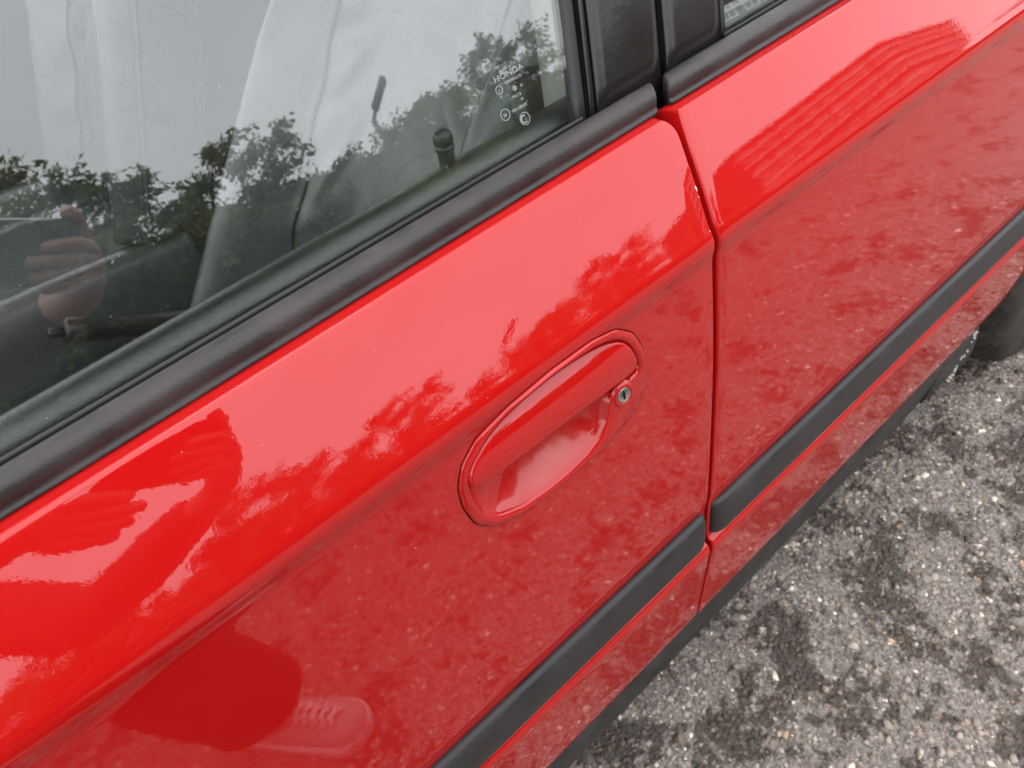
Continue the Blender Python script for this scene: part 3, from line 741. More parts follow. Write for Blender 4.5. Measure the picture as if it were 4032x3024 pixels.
# pale headliner
roof_rows = [(x, HWR + .008, ZR + .010 - .03 * max(0, abs(x - .05) - .5), ZR + .07 - .03 * max(0, abs(x - .05) - .5)) for x in np.linspace(-.60, .78, 24)]
bpy.data.objects.remove(roof); roof = sheet('roof', roof_rows, PAINT, th=.012)
sheet('headliner', [(a, b_ - .01, c - .028, d_ - .028) for a, b_, c, d_ in roof_rows], simple('headliner_cloth', (.55, .54, .50), .9), th=.004)
V, F = grid(lambda u, v: tuple(Vector((-1.30 + .64 * v - .10 * (1 - u * u) * (1 - v), CY + u * (HWB * (1 - v) + HWR * v), ZLIP + .03 + v * (ZR - .045 - ZLIP) + .03 * (1 - u * u) * v)).to_tuple()), list(np.linspace(-.99, .99, 20)), list(np.linspace(0, 1, 12)))
ws = mk('windscreen', V, F, GLASS2, car)
V, F = grid(lambda u, v: (1.38 - .55 * v, CY + u * ((HWB - .06) * (1 - v) + HWR * v), ZLIP + .07 + v * (ZR - .09 - ZLIP) + .02 * (1 - u * u)), list(np.linspace(-.99, .99, 20)), list(np.linspace(0, 1, 12)), True)
mk('rear_windscreen', V, F, GLASS2, car)
sheet('bonnet', [(-2.22, .70, .62, .68), (-2.15, .76, .70, .74), (-1.9, .80, .79, .83), (-1.6, .82, .85, .90), (-1.40, .81, ZLIP - .005, .95), (-1.28, HWB, ZLIP + .02, ZLIP + .065)], PAINT)
sheet('boot_lid', [(1.36, HWB - .03, ZLIP + .05, ZLIP + .09), (1.5, HWB - .02, ZLIP + .035, ZLIP + .08), (1.85, HWB - .05, ZLIP + .01, ZLIP + .05), (1.98, .70, .86, .90), (2.02, .68, .66, .68)], PAINT)
for nm, x0, x1, s in (('front_bumper', -2.15, -2.32, 1), ('rear_bumper', 1.92, 2.10, 1)):
    V, F = [], []; pr = [(0, .24), (.6, .22), (1, .30), (1, .46), (.85, .58), (.3, .64), (0, .66)]
    for i in range(21):
        u = -1 + i / 10
        for t, z in pr: V.append((x0 + (x1 - x0) * t * (1 - abs(u) ** 5 * .9), CY + u * .835, z))
    for i in range(20):
        for k in range(6): a = i * 7 + k; F.append((a, a + 1, a + 8, a + 7))
    fixn(mk(nm, V, F, PAINT, car))
for s in (-1, 1):
    V, F = box((-2.235, CY + s * .60 - .15, .60), (-2.13, CY + s * .60 + .15, .70)); bevel(mk('headlight', V, F, simple('lamp_lens', (.6, .6, .6), .1), car), .03, 3)
    V, F = box((1.93, CY + s * .62 - .14, .68), (2.035, CY + s * .62 + .14, .84)); bevel(mk('tail_light', V, F, REDBTN, car), .02, 3)
    # quarter pillars behind the rear doors and beside the windscreen
    for pts, nm in (([(-1.32, HWB, ZLIP + .0), (-1.05, HWB, ZLIP + .0), (-.60, HWR, ZR), (-.67, HWR, ZR)], 'windscreen_pillar'), ([(.80, HWB, ZLIP - .005), (1.42, HWB - .04, ZLIP + .05), (.84, HWR, ZR - .01), (.72, HWR, ZR)], 'rear_pillar')):
        V = [(x, CY + s * y, z) for x, y, z in pts] + [(x, CY + s * (y - .03), z) for x, y, z in pts]
        o = mk(nm, V, [(0, 1, 2, 3), (7, 6, 5, 4), (0, 4, 5, 1), (1, 5, 6, 2), (2, 6, 7, 3), (3, 7, 4, 0)], PAINT, car, smooth=False); fixn(o)
V, F = box((-1.35, .05, .20), (1.6, 2 * CY - .05, .24)); mk('floor_pan', V, F, CARPET, car, smooth=False)
V, F = box((-1.36, .06, .24), (-1.33, 2 * CY - .06, .90)); mk('bulkhead', V, F, CARPET, car, smooth=False)
V, F = box((1.25, .06, .24), (1.28, 2 * CY - .06, .93)); mk('rear_bulkhead', V, F, CARPET, car, smooth=False)
V, F = box((1.0, .12, .90), (1.45, 2 * CY - .12, .93)); mk('parcel_shelf', V, F, CARPET, car, smooth=False)

# ------------------------------------------------------------------ interior
def door_card(x0, x1, parent, mirrored=False):
    """soft ledge behind the glass and the trim panel below it"""
    y0 = GO.y + .012; z0 = GO.z
    y0 += .004
    pr = [(y0 - .001, z0 - .03)] + [(y0 + .015 - .015 * math.cos(a), z0 + .0125 * math.sin(a) ** .9) for a in np.linspace(.05, math.pi - .15, 14)] + [(y0 + .033, z0 - .02), (y0 + .036, z0 - .06), (y0 + .042, z0 - .15), (y0 + .047, z0 - .30), (y0 + .047, z0 - .6), (y0 - .001, z0 - .6)]
    xs = np.linspace(x0, x1, 60); V, F = extrude(pr, xs)
    o = fixn(mk('door_card', V, F, GRAIN, parent)); sharp(o, 60); return o
dc = door_card(XF + .05, .012, front_door); dc2 = door_card(.09, .78, rear_door)
for d, pnt in ((dc, 'front'), (dc2, 'rear')): mirror_obj(d, car, 'door_card')
# lock knob on the ledge
kb = Vector((-.142, GO.y + .034, GO.z - .004))
def lathe(base, axis, prof, n=24):
    axis = Vector(axis).normalized(); a = axis.cross(Vector((1, 0, 0))).normalized(); b = axis.cross(a); V, F = [], []
    for r, h in prof:
        for k in range(n):
            q = 2 * math.pi * k / n; V.append(tuple(Vector(base) + axis * h + a * math.cos(q) * r + b * math.sin(q) * r))
    for j in range(len(prof) - 1):
        for k in range(n): F.append((j * n + k, j * n + (k + 1) % n, (j + 1) * n + (k + 1) % n, (j + 1) * n + k))
    F.append(tuple(range((len(prof) - 1) * n, len(prof) * n))); return V, F
V, F = lathe(kb, (.02, .0, 1), [(.0066, 0), (.0062, .004), (.0056, .016), (.0056, .0265), (.0064, .0275), (.0068, .029), (.0068, .0305), (.0060, .0310), (.0060, .0318), (.0068, .0323), (.0068, .036), (.0062, .0385), (.0045, .0405), (.001, .0412)])
fixn(mk('lock_knob', V, F, BLACKP, front_door))
V, F = lathe(kb + Vector((0, 0, -.002)), (0, 0, 1), [(.019, -.004), (.0185, 0), (.0165, .0018), (.0075, .0022), (.0068, .0016)]); fixn(mk('lock_knob_ferrule', V, F, BEIGE, front_door))
# pillar trim, belt and fittings behind the front door
def seatbelt_pillar():
    xs0 = 0.0; V, F = [], []; n = 16
    hs = list(np.linspace(.78, 1.33, 14))
    for z in hs:
        h = (z - GO.z) / math.cos(TUM); c = gp(.035 + LEAN * h, h, -.075)
        for k in range(n):
            a = 2 * math.pi * k / n; ca, sa = math.cos(a), math.sin(a)
            V.append((c.x + .046 * math.copysign(abs(ca) ** .75, ca), c.y + .03 * math.copysign(abs(sa) ** .75, sa), z))
    for j in range(len(hs) - 1):
        for k in range(n): F.append((j * n + k, j * n + (k + 1) % n, (j + 1) * n + (k + 1) % n, (j + 1) * n + k))
    fixn(mk('pillar_trim', V, F, GREYTRIM, car))
    # red flange of the door opening
    V, F = [], []
    for z in np.linspace(.84, 1.3, 10):
        h = (z - GO.z) / math.cos(TUM); a = gp(.085 + LEAN * h, h, -.035); V += [tuple(a), tuple(a + Vector((.012, .004, 0))), tuple(a + Vector((.012, .016, 0))), tuple(a + Vector((0, .012, 0)))]
    for j in range(9):
        for k in range(4): F.append((j * 4 + k, j * 4 + (k + 1) % 4, j * 4 + 4 + (k + 1) % 4, j * 4 + 4 + k))
    mk('door_opening_flange', V, F, PAINT, car)
    # black anchor cover, chromed eye and stitched strap
    V, F = lathe((.015, GO.y + .115, .852), (.1, -.6, .4), [(.012, -.01), (.030, -.006), (.034, .0), (.030, .009), (.018, .013), (.001, .014)]); o = fixn(mk('belt_anchor_cover', V, F, BLACKP, car))
    V, F = box((-.004, GO.y + .098, .828), (.022, GO.y + .108, .834)); bevel(mk('belt_eye', V, F, CHROME, car), .002, 2)
    V, F = grid(lambda u, v: (-.004 - .030 * v + .020 * u, GO.y + .105 + .02 * u * .3, .830 - .16 * v), [0, 1], list(np.linspace(0, 1, 8))); o = mk('seat_belt', V, F, BLACKP, car); m = o.modifiers.new('s', 'SOLIDIFY'); m.thickness = .0015
    st = []
    for k in range(14):
        v = (k + .5) / 14; c = Vector((-.004 - .030 * v + .008, GO.y + .1035, .830 - .16 * v)); st.append(box(c - Vector((.0008, .0012, .003)), c + Vector((.0008, .0004, .003))))
    mk('belt_stitching', *join(st), WHITEL, o, smooth=False)
seatbelt_pillar()

def seat(cy, dx, parent, xb=-.134, slope=.42, amp=(.085, .065), top=1.10, hw=.245):
    """front seat: cushion, backrest with bolsters, head restraint, seams"""
    root = mk('front_seat', *join([box((-.62 + dx, cy - .20, .24), (-.16 + dx, cy + .20, .36))]), BLACKP, parent)
    CR, SR = math.cos(math.atan(slope)), -math.sin(math.atan(slope)) * -.35
    def bol(u, v):
        a = abs(u); b = math.exp(-((a - .80) / .20) ** 2)
        fade = 1 - .85 * max(0, (v - .55) / .45) ** 1.3
        return b * (amp[0] * (1 - v) ** .8 + amp[1] * v) * fade
    def back(u, v, side):
        z = .50 + v * (top - .50); x0 = xb + (z - .53) * slope
        wv = hw * (1 - .22 * max(0, v - .55) ** 1.5 - .02 * (1 - v))
        y = cy + u * wv
        if side:
            d = bol(u, v) + .035 * (1 - abs(u) ** 6)
            lum = .02 * math.exp(-((v - .25) / .2) ** 2) * (1 - min(1, abs(u) / .5) ** 2)
            # gathered folds beside the centre panel
            w_ = math.exp(-((abs(u) - .42) / .16) ** 2) * math.exp(-((v - .32) / .28) ** 2)
            d += lum + .009 * w_ * math.sin(v * 46 + abs(u) * 16 + math.sin(v * 9) * 2)
            d -= .006 * math.exp(-((abs(u) - .56) / .030) ** 2)
            d -= .004 * math.exp(-((v - .62) / .018) ** 2) * (abs(u) < .56)
            d += .0015 * noise.noise(Vector((u * 9, v * 16, cy * 3)))
            return (x0 - d * CR, y, z + d * SR)
        return (x0 + .105 * (1 - abs(u) ** 5 * .6) * (1 - .35 * v), y, z + .03)
    us = list(np.linspace(-1, 1, 65)); vs = list(np.linspace(0, 1, 60))
    V1, F1 = grid(lambda u, v: back(u, v, True), us, vs); V2, F2 = grid(lambda u, v: back(u, v, False), us, vs, True)
    V, F = join([(V1, F1), (V2, F2)])
    n = len(us); m = len(V1); rim = [i for i in range(n)] + [j * n + n - 1 for j in range(1, len(vs))] + [(len(vs) - 1) * n + i for i in range(n - 2, -1, -1)] + [j * n for j in range(len(vs) - 2, 0, -1)]
    for k in range(len(rim)): a, b = rim[k], rim[(k + 1) % len(rim)]; F.append((a, m + a, m + b, b))
    fixn(mk('backrest', V, F, LEATHER, root))
    # cushion
    def cush(u, v):
        x = -.70 + dx + v * .56; y = cy + u * .255; b = .05 * math.exp(-((abs(u) - .82) / .18) ** 2) * (1 - .5 * (1 - v) ** 3)
        edge = max(0, (abs(u) - .90) / .10); fr = max(0, (.12 - v) / .12)
        w_ = math.exp(-((abs(u) - .40) / .2) ** 2) * math.exp(-((v - .75) / .25) ** 2)
        z = .50 - .05 * v + b - .075 * edge ** 2.2 - .07 * fr ** 2 + .004 * w_ * math.sin(v * 70 + abs(u) * 14)
        z -= .006 * math.exp(-((abs(u) - .56) / .03) ** 2) + .006 * math.exp(-((v - .45) / .02) ** 2) * (abs(u) < .56)
        return (x, y, z)
    us2 = list(np.linspace(-1, 1, 61)); vs2 = list(np.linspace(0, 1, 50))
    V, F = grid(cush, us2, vs2); n = len(us2); m = len(V)
    rim = list(range(n)) + [j * n + n - 1 for j in range(1, len(vs2))] + [(len(vs2) - 1) * n + i for i in range(n - 2, -1, -1)] + [j * n for j in range(len(vs2) - 2, 0, -1)]
    low = []
    for i in rim: x, y, z = V[i]; low.append(len(V)); V.append((x, y, .34))
    for k in range(len(rim)): a, b = k, (k + 1) % len(rim); F.append((rim[a], low[a], low[b], rim[b]))
    fixn(mk('cushion', V, F, LEATHER, root))
    # stitched seams on the bolsters
    for s in (-1, 1):
        for off in (.93, .965):
            st = []
            for k in range(95):
                v = .02 + k * .0102
                if v > .97: break
                p = Vector(back(s * off, v, True)); q = Vector(back(s * off, min(1, v + .006), True)); nrm_ = Vector((-.9, s * .25, .3)).normalized()
                V_, F_ = tube([p + nrm_ * .0012, q + nrm_ * .0012], .0009, 5); st.append((V_, F_))
            mk('stitching', *join(st), THREAD, root)
        pts = [Vector(back(s * .948, v, True)) + Vector((-.0015, s * .0008, .0006)) for v in np.linspace(.01, .98, 50)]
        V_, F_ = tube(pts, .0026, 6); mk('seam_piping', V_, F_, LEATHER, root)
        pts = [Vector(back(s * .56, v, True)) + Vector((-.003, 0, .001)) for v in np.linspace(.03, .95, 50)]
        V_, F_ = tube(pts, .0022, 6); mk('seam_piping', V_, F_, BLACKP, root)
        st = []
        for k in range(70):
            v = .05 + k * .0125
            if v > .95: break
            p = Vector(cush(s * .905, v)); q = Vector(cush(s * .905, v + .007)); st.append(tube([p + Vector((0, 0, .001)), q + Vector((0, 0, .001))], .0009, 5))
        mk('stitching', *join(st), THREAD, root)
    # head restraint
    hx = xb + (top - .42) * slope + .01; HZ = top + .11
    V, F = grid(lambda u, v: (hx + .045 * math.cos(u) * (1 - abs(v) ** 4 * .5) + v * .03, cy + .13 * math.sin(u) * (1 - abs(v) ** 5 * .3), HZ + v * .085), list(np.linspace(0, 6.2832, 40)), list(np.linspace(-1, 1, 20)))
    n = 40; F.append(tuple(range(n))); F.append(tuple(range(19 * n, 20 * n)))
    fixn(mk('head_restraint', V, F, LEATHER, root))
    for s in (-.06, .06): V, F = tube([(hx - .03, cy + s, top - .05), (hx, cy + s, top + .05)], .006, 8); mk('head_restraint_post', V, F, CHROME, root)
    return root
near_seat = seat(.470, .055, car, -.085, .60, (.165, .03), 1.06, .268); near_seat['label'] = 'black leather front seat nearest the window'
far_seat = seat(1.225, 0.0, car); far_seat['label'] = 'black leather front seat on the far side'
# centre console, hand brake, belt buckle
V, F = join([box((-1.15, CY - .105, .24), (.12, CY + .105, .40))]); console = bevel(mk('centre_console', V, F, GRAIN, car), .02, 3)
hb0, hb1 = Vector((-.392, CY - .01, .520)), Vector((-.185, CY - .01, .412))
d = (hb1 - hb0).normalized()
V, F = tube([hb0 - d * .0, hb0 + d * .006, hb0 + d * .03, hb0 + d * .10, hb1 - d * .02, hb1], [.016, .0195, .0185, .0175, .0165, .014], 16, rz=1.15)
brake = fixn(mk('hand_brake', V, F, BLACKP, car)); brake['label'] = 'black hand brake lever with its release button'
V, F = tube([hb0 + d * .004, hb0 - d * .006, hb0 - d * .016, hb0 - d * .020], [.0075, .0078, .0078, .006], 14); mk('release_button', V, F, BLACKP, brake)
V, F = tube([hb1 - d * .01, hb1 + d * .16 + Vector((0, 0, -.03))], [.012, .010], 10); mk('lever_shaft', V, F, BLACKP, brake)
bk = Vector((-.333, .752, .463))
V, F = box((-.012, -.011, -.03), (.012, .011, .045)); V = [tuple(Matrix.Rotation(.35, 3, 'Y') @ Vector(v) + bk) for v in V]; buckle = bevel(mk('belt_buckle', V, F, BLACKP, car), .004, 3)
V, F = box((-.0085, -.0085, .043), (.0085, .0085, .048)); V = [tuple(Matrix.Rotation(.35, 3, 'Y') @ Vector(v) + bk) for v in V]; bevel(mk('buckle_button', V, F, REDBTN, buckle), .002, 2)
V, F = box((-.014, -.012, -.075), (.014, -.0105, -.035)); V = [tuple(Matrix.Rotation(.35, 3, 'Y') @ Vector(v) + bk) for v in V]; mk('buckle_label', V, F, WHITEL, buckle, smooth=False)
V, F = grid(lambda u, v: (-.97 - .36 * math.sin(v * 1.5) + .06 * (1 - v), CY + u * .74, .55 + .36 * math.sin(v * 1.57) * 1.0), list(np.linspace(-1, 1, 20)), list(np.linspace(0, 1, 12))); mk('dashboard', V, F, GRAIN, car)
V, F = grid(lambda u, v: (.55 + v * .35 - .2 * max(0, v - .5) , CY + u * .62, .46 + .10 * math.sin(v * 3) + max(0, v - .55) * 1.1), list(np.linspace(-1, 1, 30)), list(np.linspace(0, 1, 24))); o = mk('rear_seat', V, F, LEATHER, car); m = o.modifiers.new('s', 'SOLIDIFY'); m.thickness = .08
# steering wheel on the far side
sw = Vector((-.74, 1.225, .80)); ax = Vector((.9, 0, .42)).normalized(); e1 = Vector((0, 1, 0)); e2 = ax.cross(e1)
pts = [sw + e1 * math.cos(a) * .185 + e2 * math.sin(a) * .185 for a in np.linspace(0, 6.2832, 49)]
V, F = tube(pts, .015, 10, cap=False); swo = mk('steering_wheel', V, F, LEATHER, car)
V, F = lathe(sw - ax * .02, ax, [(.075, -.02), (.075, .01), (.05, .025), (.001, .028)]); mk('horn_pad', V, F, BLACKP, swo)
for a in (0, 3.14, -1.57): V, F = tube([sw + (e1 * math.cos(a) + e2 * math.sin(a)) * .05, sw + (e1 * math.cos(a) + e2 * math.sin(a)) * .182], [.018, .012], 8); mk('spoke', V, F, BLACKP, swo)
V, F = tube([sw - ax * .25, sw - ax * .0], .03, 10); mk('steering_column', V, F, BLACKP, swo)

# ------------------------------------------------------------------ etched marks on the front pane
ETCH, t_, b_ = newmat('etched_mark'); b_.inputs['Base Color'].default_value = (.62, .63, .62, 1); b_.inputs['Roughness'].default_value = .7; b_.inputs['Alpha'].default_value = .32
def on_pane(ps):
    """position on the pane of a point given along x and height h"""
    x, h = ps; return gp(x, h, .0004 - 0.055 * h * h + 0.006 * h)
def etch_text(s, x, h, size, sx=1.0, bold=0.0, extr=0.00012):
    cu = bpy.data.curves.new('etched_text', 'FONT'); cu.body = s; cu.size = size; cu.offset = bold; cu.extrude = extr
    tmp = bpy.data.objects.new('etched_text', cu); link(tmp); dg = bpy.context.evaluated_depsgraph_get()
    me = bpy.data.meshes.new_from_object(tmp.evaluated_get(dg)); bpy.data.objects.remove(tmp); bpy.data.curves.remove(cu)
    for v in me.vertices:
        hh = h + v.co.y; p = gp(x + v.co.x * sx, hh, .0004 + v.co.z - 0.055 * hh * hh + 0.006 * hh); v.co = p
    me.materials.clear(); me.materials.append(ETCH)
    o = bpy.data.objects.new('etched_lettering', me); link(o); adopt(o, front_door)
def etch_ring(x, h, r, wd=.00022, a0=0, a1=6.2832):
    V, F = [], []; n = 40
    for k in range(n + 1):
        a = a0 + (a1 - a0) * k / n
        for rr in (r - wd, r + wd):
            for of in (.0003, .0006):
                hh = h + math.sin(a) * rr; V.append(tuple(gp(x + math.cos(a) * rr, hh, of - 0.055 * hh * hh + 0.006 * hh)))
    for k in range(n):
        b = k * 4
        for q in ((0, 1, 5, 4), (1, 3, 7, 5), (3, 2, 6, 7), (2, 0, 4, 6)): F.append(tuple(b + i for i in q))
    mk('etched_ring', V, F, ETCH, front_door, smooth=False)
etch_text('HONDA', -.1012, .0592, .0052, sx=1.32)
etch_text('TEMPERLITE', -.0945, .0553, .0026, sx=1.12)
etch_text('AS', -.0832, .0497, .0022)
etch_text('TP', -.1016, .0490, .0020)
etch_text('M213', -.0925, .0450, .0030, sx=1.15)
etch_text('05', -.0863, .0418, .0022)
etch_text('43R-00033', -.0968, .0374, .0027, sx=1.15)
etch_ring(-.0999, .0541, .0026); etch_text('~', -.1008, .0529, .0036); etch_text('S', -.1006, .0524, .0016)
etch_ring(-.1023, .0387, .0036); etch_text('E6', -.1040, .0374, .0030)
etch_ring(-.0888, .0303, .0040); etch_ring(-.0894, .0303, .0024, .0005, .9, 5.4); etch_text('CC', -.0890, .0295, .0017)
for dx_, dh_ in ((-.0011, 0), (.0011, 0), (0, .0011), (0, -.0011)):
    etch_ring(-.0879 + dx_, .0507 + dh_, .0007, .00022)
# the waist of the car rises slightly towards the back
def rise(o):
    if o.type == 'MESH':
        me = o.data; co = np.empty(len(me.vertices) * 3, np.float32); me.vertices.foreach_get('co', co); co = co.reshape(-1, 3)
        co[:, 2] += .015 * (co[:, 0] + .45) * np.clip((co[:, 2] - .82) / .065, 0, 1); me.vertices.foreach_set('co', co.ravel()); me.update()
    for c in o.children: rise(c)
for o in list(car.children): rise(o)
# ------------------------------------------------------------------ what stands across the road and shows in the glass and paint
LEAF_D = leaf_material('leaf_dark', (0.055, 0.078, 0.012), (0.155, 0.190, 0.030))
LEAF_L = leaf_material('leaf_light', (0.100, 0.130, 0.018), (0.225, 0.255, 0.045))
BARK = simple('bark', (0.075, 0.058, 0.045), 0.9, bump=('noise', 18, 0.03), vary=0.4, vscale=8)
def leaves_mesh(name, centres, dirs, size, mat, tones):
    n = len(centres); d = dirs / np.linalg.norm(dirs, axis=1, keepdims=True)
    r = rng.standard_normal((n, 3)); s = np.cross(d, r); s /= np.linalg.norm(s, axis=1, keepdims=True) + 1e-9
    L_ = (size * rng.uniform(.7, 1.3, n))[:, None]; nn = np.cross(d, s)
    v = np.stack([centres, centres + d * L_ * .5 + s * L_ * .24 + nn * L_ * .05, centres + d * L_ - nn * L_ * .10, centres + d * L_ * .5 - s * L_ * .24 + nn * L_ * .05], 1).reshape(-1, 3)
    f = np.arange(n * 4).reshape(-1, 4)
    me = bpy.data.meshes.new(name); me.vertices.add(len(v)); me.vertices.foreach_set('co', v.astype(np.float32).ravel())
    me.loops.add(f.size); me.loops.foreach_set('vertex_index', f.astype(np.int32).ravel()); me.polygons.add(n); me.polygons.foreach_set('loop_start', np.arange(0, f.size, 4, dtype=np.int32)); me.update(calc_edges=True)
    c = np.stack([tones, tones, tones, np.ones(n)], 1).repeat(4, 0); at = me.attributes.new('tone', 'FLOAT_COLOR', 'POINT'); at.data.foreach_set('color', c.astype(np.float32).ravel())
    me.materials.append(mat); return me
def crown_variant(seed, mat, H=7.0, R=3.4):
    """trunk and crown for a street tree of height H; local origin at the foot"""
    r_ = np.random.default_rng(seed); limbs = []; tips = []
    fork = H * .38
    parts = [tube([(0, 0, 0), (.04, .02, fork * .5), (0, -.03, fork)], [.20, .16, .135], 10)]
    for k in range(20):
        a = k * 2.4 + r_.uniform(-.3, .3); el = r_.uniform(.12, 1.4); ln = r_.uniform(.45, 1.0)
        end = np.array((math.cos(a) * R * ln * math.cos(el * .8), math.sin(a) * R * ln * math.cos(el * .8), fork + (H - fork - .5) * math.sin(el) * r_.uniform(.75, 1.0)))
        midp = end * .5 + np.array((0, 0, fork * .62)) + r_.normal(0, .15, 3)
        parts.append(tube([(0, 0, fork * .92), tuple(midp), tuple(end)], [.085, .05, .016], 6))
        for j in range(9):
            t = r_.uniform(.30, 1.05); b = (np.array((0, 0, fork)) * (1 - t) ** 2 + 2 * midp * t * (1 - t) + end * t * t) if t < 1 else end
            off = r_.normal(0, 1, 3); off /= np.linalg.norm(off); off[2] = abs(off[2]) * .5
            tip = b + off * r_.uniform(.35, 1.0); parts.append(tube([tuple(b), tuple(tip)], [.014, .005], 4)); tips.append((tip, off))
    C_, D_, T_ = [], [], []
    for tip, off in tips:
        m = int(r_.uniform(340, 600)); tone = r_.uniform(.0, .75)
        # sprays of leaves that hang from a twig
        for s_ in range(9):
            d = off + r_.normal(0, .75, 3); d /= np.linalg.norm(d); d[2] = d[2] * .6 - .05; ln = r_.uniform(.35, 1.05)
            k = m // 9; t = r_.uniform(.05, 1, k)[:, None]
            p = tip + d * ln * t + np.array((0, 0, -.22)) * t ** 2 * ln + r_.normal(0, .07, (k, 3))
            C_.append(p); D_.append(d * .6 + r_.normal(0, .55, (k, 3)) + np.array((0, 0, -.45))); T_.append(np.clip(tone + .3 * t[:, 0] + r_.normal(0, .12, k), 0, 1))
    C_, D_, T_ = map(np.concatenate, (C_, D_, T_))
    tm = bpy.data.meshes.new('trunk'); V, F = join(parts); tm.from_pydata(V, [], F); tm.materials.append(BARK); tm.update()
    return tm, leaves_mesh('crown', C_, D_, .124, mat, T_)
VAR = [crown_variant(11, LEAF_D), crown_variant(23, LEAF_L), crown_variant(37, LEAF_D), crown_variant(53, LEAF_L)]
def tree(name, x, y, h, wd, var, rot, label):
    t = thing(name, label, 'tree', (x, y, GZ), 'street trees opposite the car')
    for me, nm in zip(VAR[var], ('trunk', 'crown')):
        o = bpy.data.objects.new(nm, me); link(o); o.parent = t
    t.rotation_euler = (0, 0, rot); t.scale = (h / 7 * wd, h / 7 * wd, h / 7)
TREES = [(-12.5, -15, 8.2, 1.0, 2, .4, 'tall dark tree at the far left of the row reflected in the car'),
         (-6.3, -14.5, 7.9, .95, 1, 1.9, 'light green tree left of the photographer in the reflected row'),
         (-1.2, -14.0, 7.9, 1.0, 0, 3.0, 'dark green tree whose crown stands highest in the front window'),
         (2.8, -14.4, 7.15, .92, 2, 5.1, 'dark rounded tree reflected above the far seat bolster'),
         (6.6, -13.6, 5.9, .9, 1, .9, 'small light green tree reflected under the street lamp'),
         (10.1, -15.2, 6.7, .95, 0, 4.2, 'dark leafy tree reflected beside the pillar at the window edge'),
         (-3.9, -18.0, 8.2, .95, 3, 2.6, 'light tree behind the two tallest dark trees of the row'),
         (1.0, -17.6, 7.4, .95, 1, 4.4, 'light tree behind the gap between the two dark crowns'),
         (4.9, -17.4, 6.8, .95, 0, .3, 'dark tree set back between the rounded tree and the small pale one'),
         (8.6, -18.2, 6.6, .95, 2, 5.6, 'dark tree set back behind the lamp side of the row'),
         (15.0, -17.5, 5.9, .95, 3, 2.2, 'low pale tree reflected below the brick building'),
         (24.0, -24.0, 5.4, 1.0, 2, 1.1, 'dark tree before the left corner of the brick building'),
         (34.0, -28.0, 5.6, 1.1, 1, 3.6, 'pale tree before the middle of the brick building'),
         (46.0, -28.0, 6.2, 1.15, 0, 2.7, 'dark tree before the right corner of the brick building')]
for (x, y, h, wd, v, r0, lb) in TREES: tree('street_tree', x, y, h, wd, v, r0, lb)
# clipped hedge, added behind the trees to block low sky in the reflections
hg = thing('hedge', 'long clipped green hedge added behind the row of street trees to block the low sky', 'hedge', (8, -19.5, 0))
V, F = box((-45, -20.6, GZ), (75, -19.2, 3.9)); mk('hedge_wood', V, F, simple('hedge_core', (.015, .022, .008), .95), hg, smooth=False)
n = 32000
cx = rng.uniform(-30, 62, n); cz = rng.uniform(0, 4.2, n) ; cyv = -19.15 + rng.normal(0, .10, n) - .9 * (cz > 3.8) * rng.uniform(0, 1, n)
hm = leaves_mesh('foliage', np.stack([cx, cyv, cz], 1), np.stack([rng.normal(0, .6, n), rng.normal(.4, .5, n), rng.normal(.1, .5, n)], 1), .20, LEAF_D, np.clip(rng.normal(.4, .25, n), 0, 1))
ho = bpy.data.objects.new('foliage', hm); link(ho); adopt(ho, hg)

# brick block of flats
BRICK = simple('brown_brick', (.15, .088, .066), .85, bump=('noise', 30, .01), vary=.25, vscale=3)
BAND = simple('pale_concrete', (.68, .66, .62), .8, vary=.15, vscale=2)
WFR = simple('white_window_frame', (.75, .75, .73), .5)
WGL = simple('dark_pane', (.03, .035, .04), .08, spec=.6)
bl = thing('apartment_building', 'long brown brick apartment block with pale floor bands, mirrored in the rear door', 'building', (38, -36, 0))
BH = 14.2
def facade(p0, p1, depth, nwin, nm='wall'):
    a, b = Vector((*p0, GZ)), Vector((*p1, GZ)); d = (b - a).normalized(); ln = (b - a).length; nout = Vector((-d.y, d.x, 0))   # towards the car
    if nout.y < 0: nout = -nout
    V = [a, b, b - nout * depth, a - nout * depth]; V = [tuple(v) for v in V] + [(v.x, v.y, BH) for v in V]
    fixn(mk(nm, V, [(0, 1, 2, 3), (4, 5, 6, 7), (0, 1, 5, 4), (1, 2, 6, 5), (2, 3, 7, 6), (3, 0, 4, 7)], BRICK, bl, smooth=False))
    ang = math.atan2(d.y, d.x)
    V, F = box((0, 0, 0), (ln, .25, .26)); bm_ = bpy.data.meshes.new('floor_band'); bm_.from_pydata(V, [], F); bm_.materials.append(BAND)
    for fl in range(11):
        o = bpy.data.objects.new('floor_band' if fl < 10 else 'parapet', bm_); link(o); o.matrix_world = Matrix.Translation(a + nout * .003 + Vector((0, 0, 1.275 * fl + 1.2 if fl < 10 else BH - .2))) @ Matrix.Rotation(ang, 4, 'Z'); o.parent = bl; o.matrix_parent_inverse = Matrix.Translation(Vector(bl.location)).inverted()
    return a, d, nout, ln, ang
wv, wf = join([box((-.65, 0, 0), (-.55, .10, 1.4)), box((.55, 0, 0), (.65, .10, 1.4)), box((-.55, 0, 0), (.55, .10, .10)), box((-.55, 0, 1.3), (.55, .10, 1.4)), box((-.04, 0, .1), (.04, .08, 1.3))])
WM = bpy.data.meshes.new('window'); WM.from_pydata(wv, [], wf); WM.materials.append(WFR)
pv, pf = box((-.55, .01, .1), (.55, .03, 1.3)); PM = bpy.data.meshes.new('pane'); PM.from_pydata(pv, [], pf); PM.materials.append(WGL)
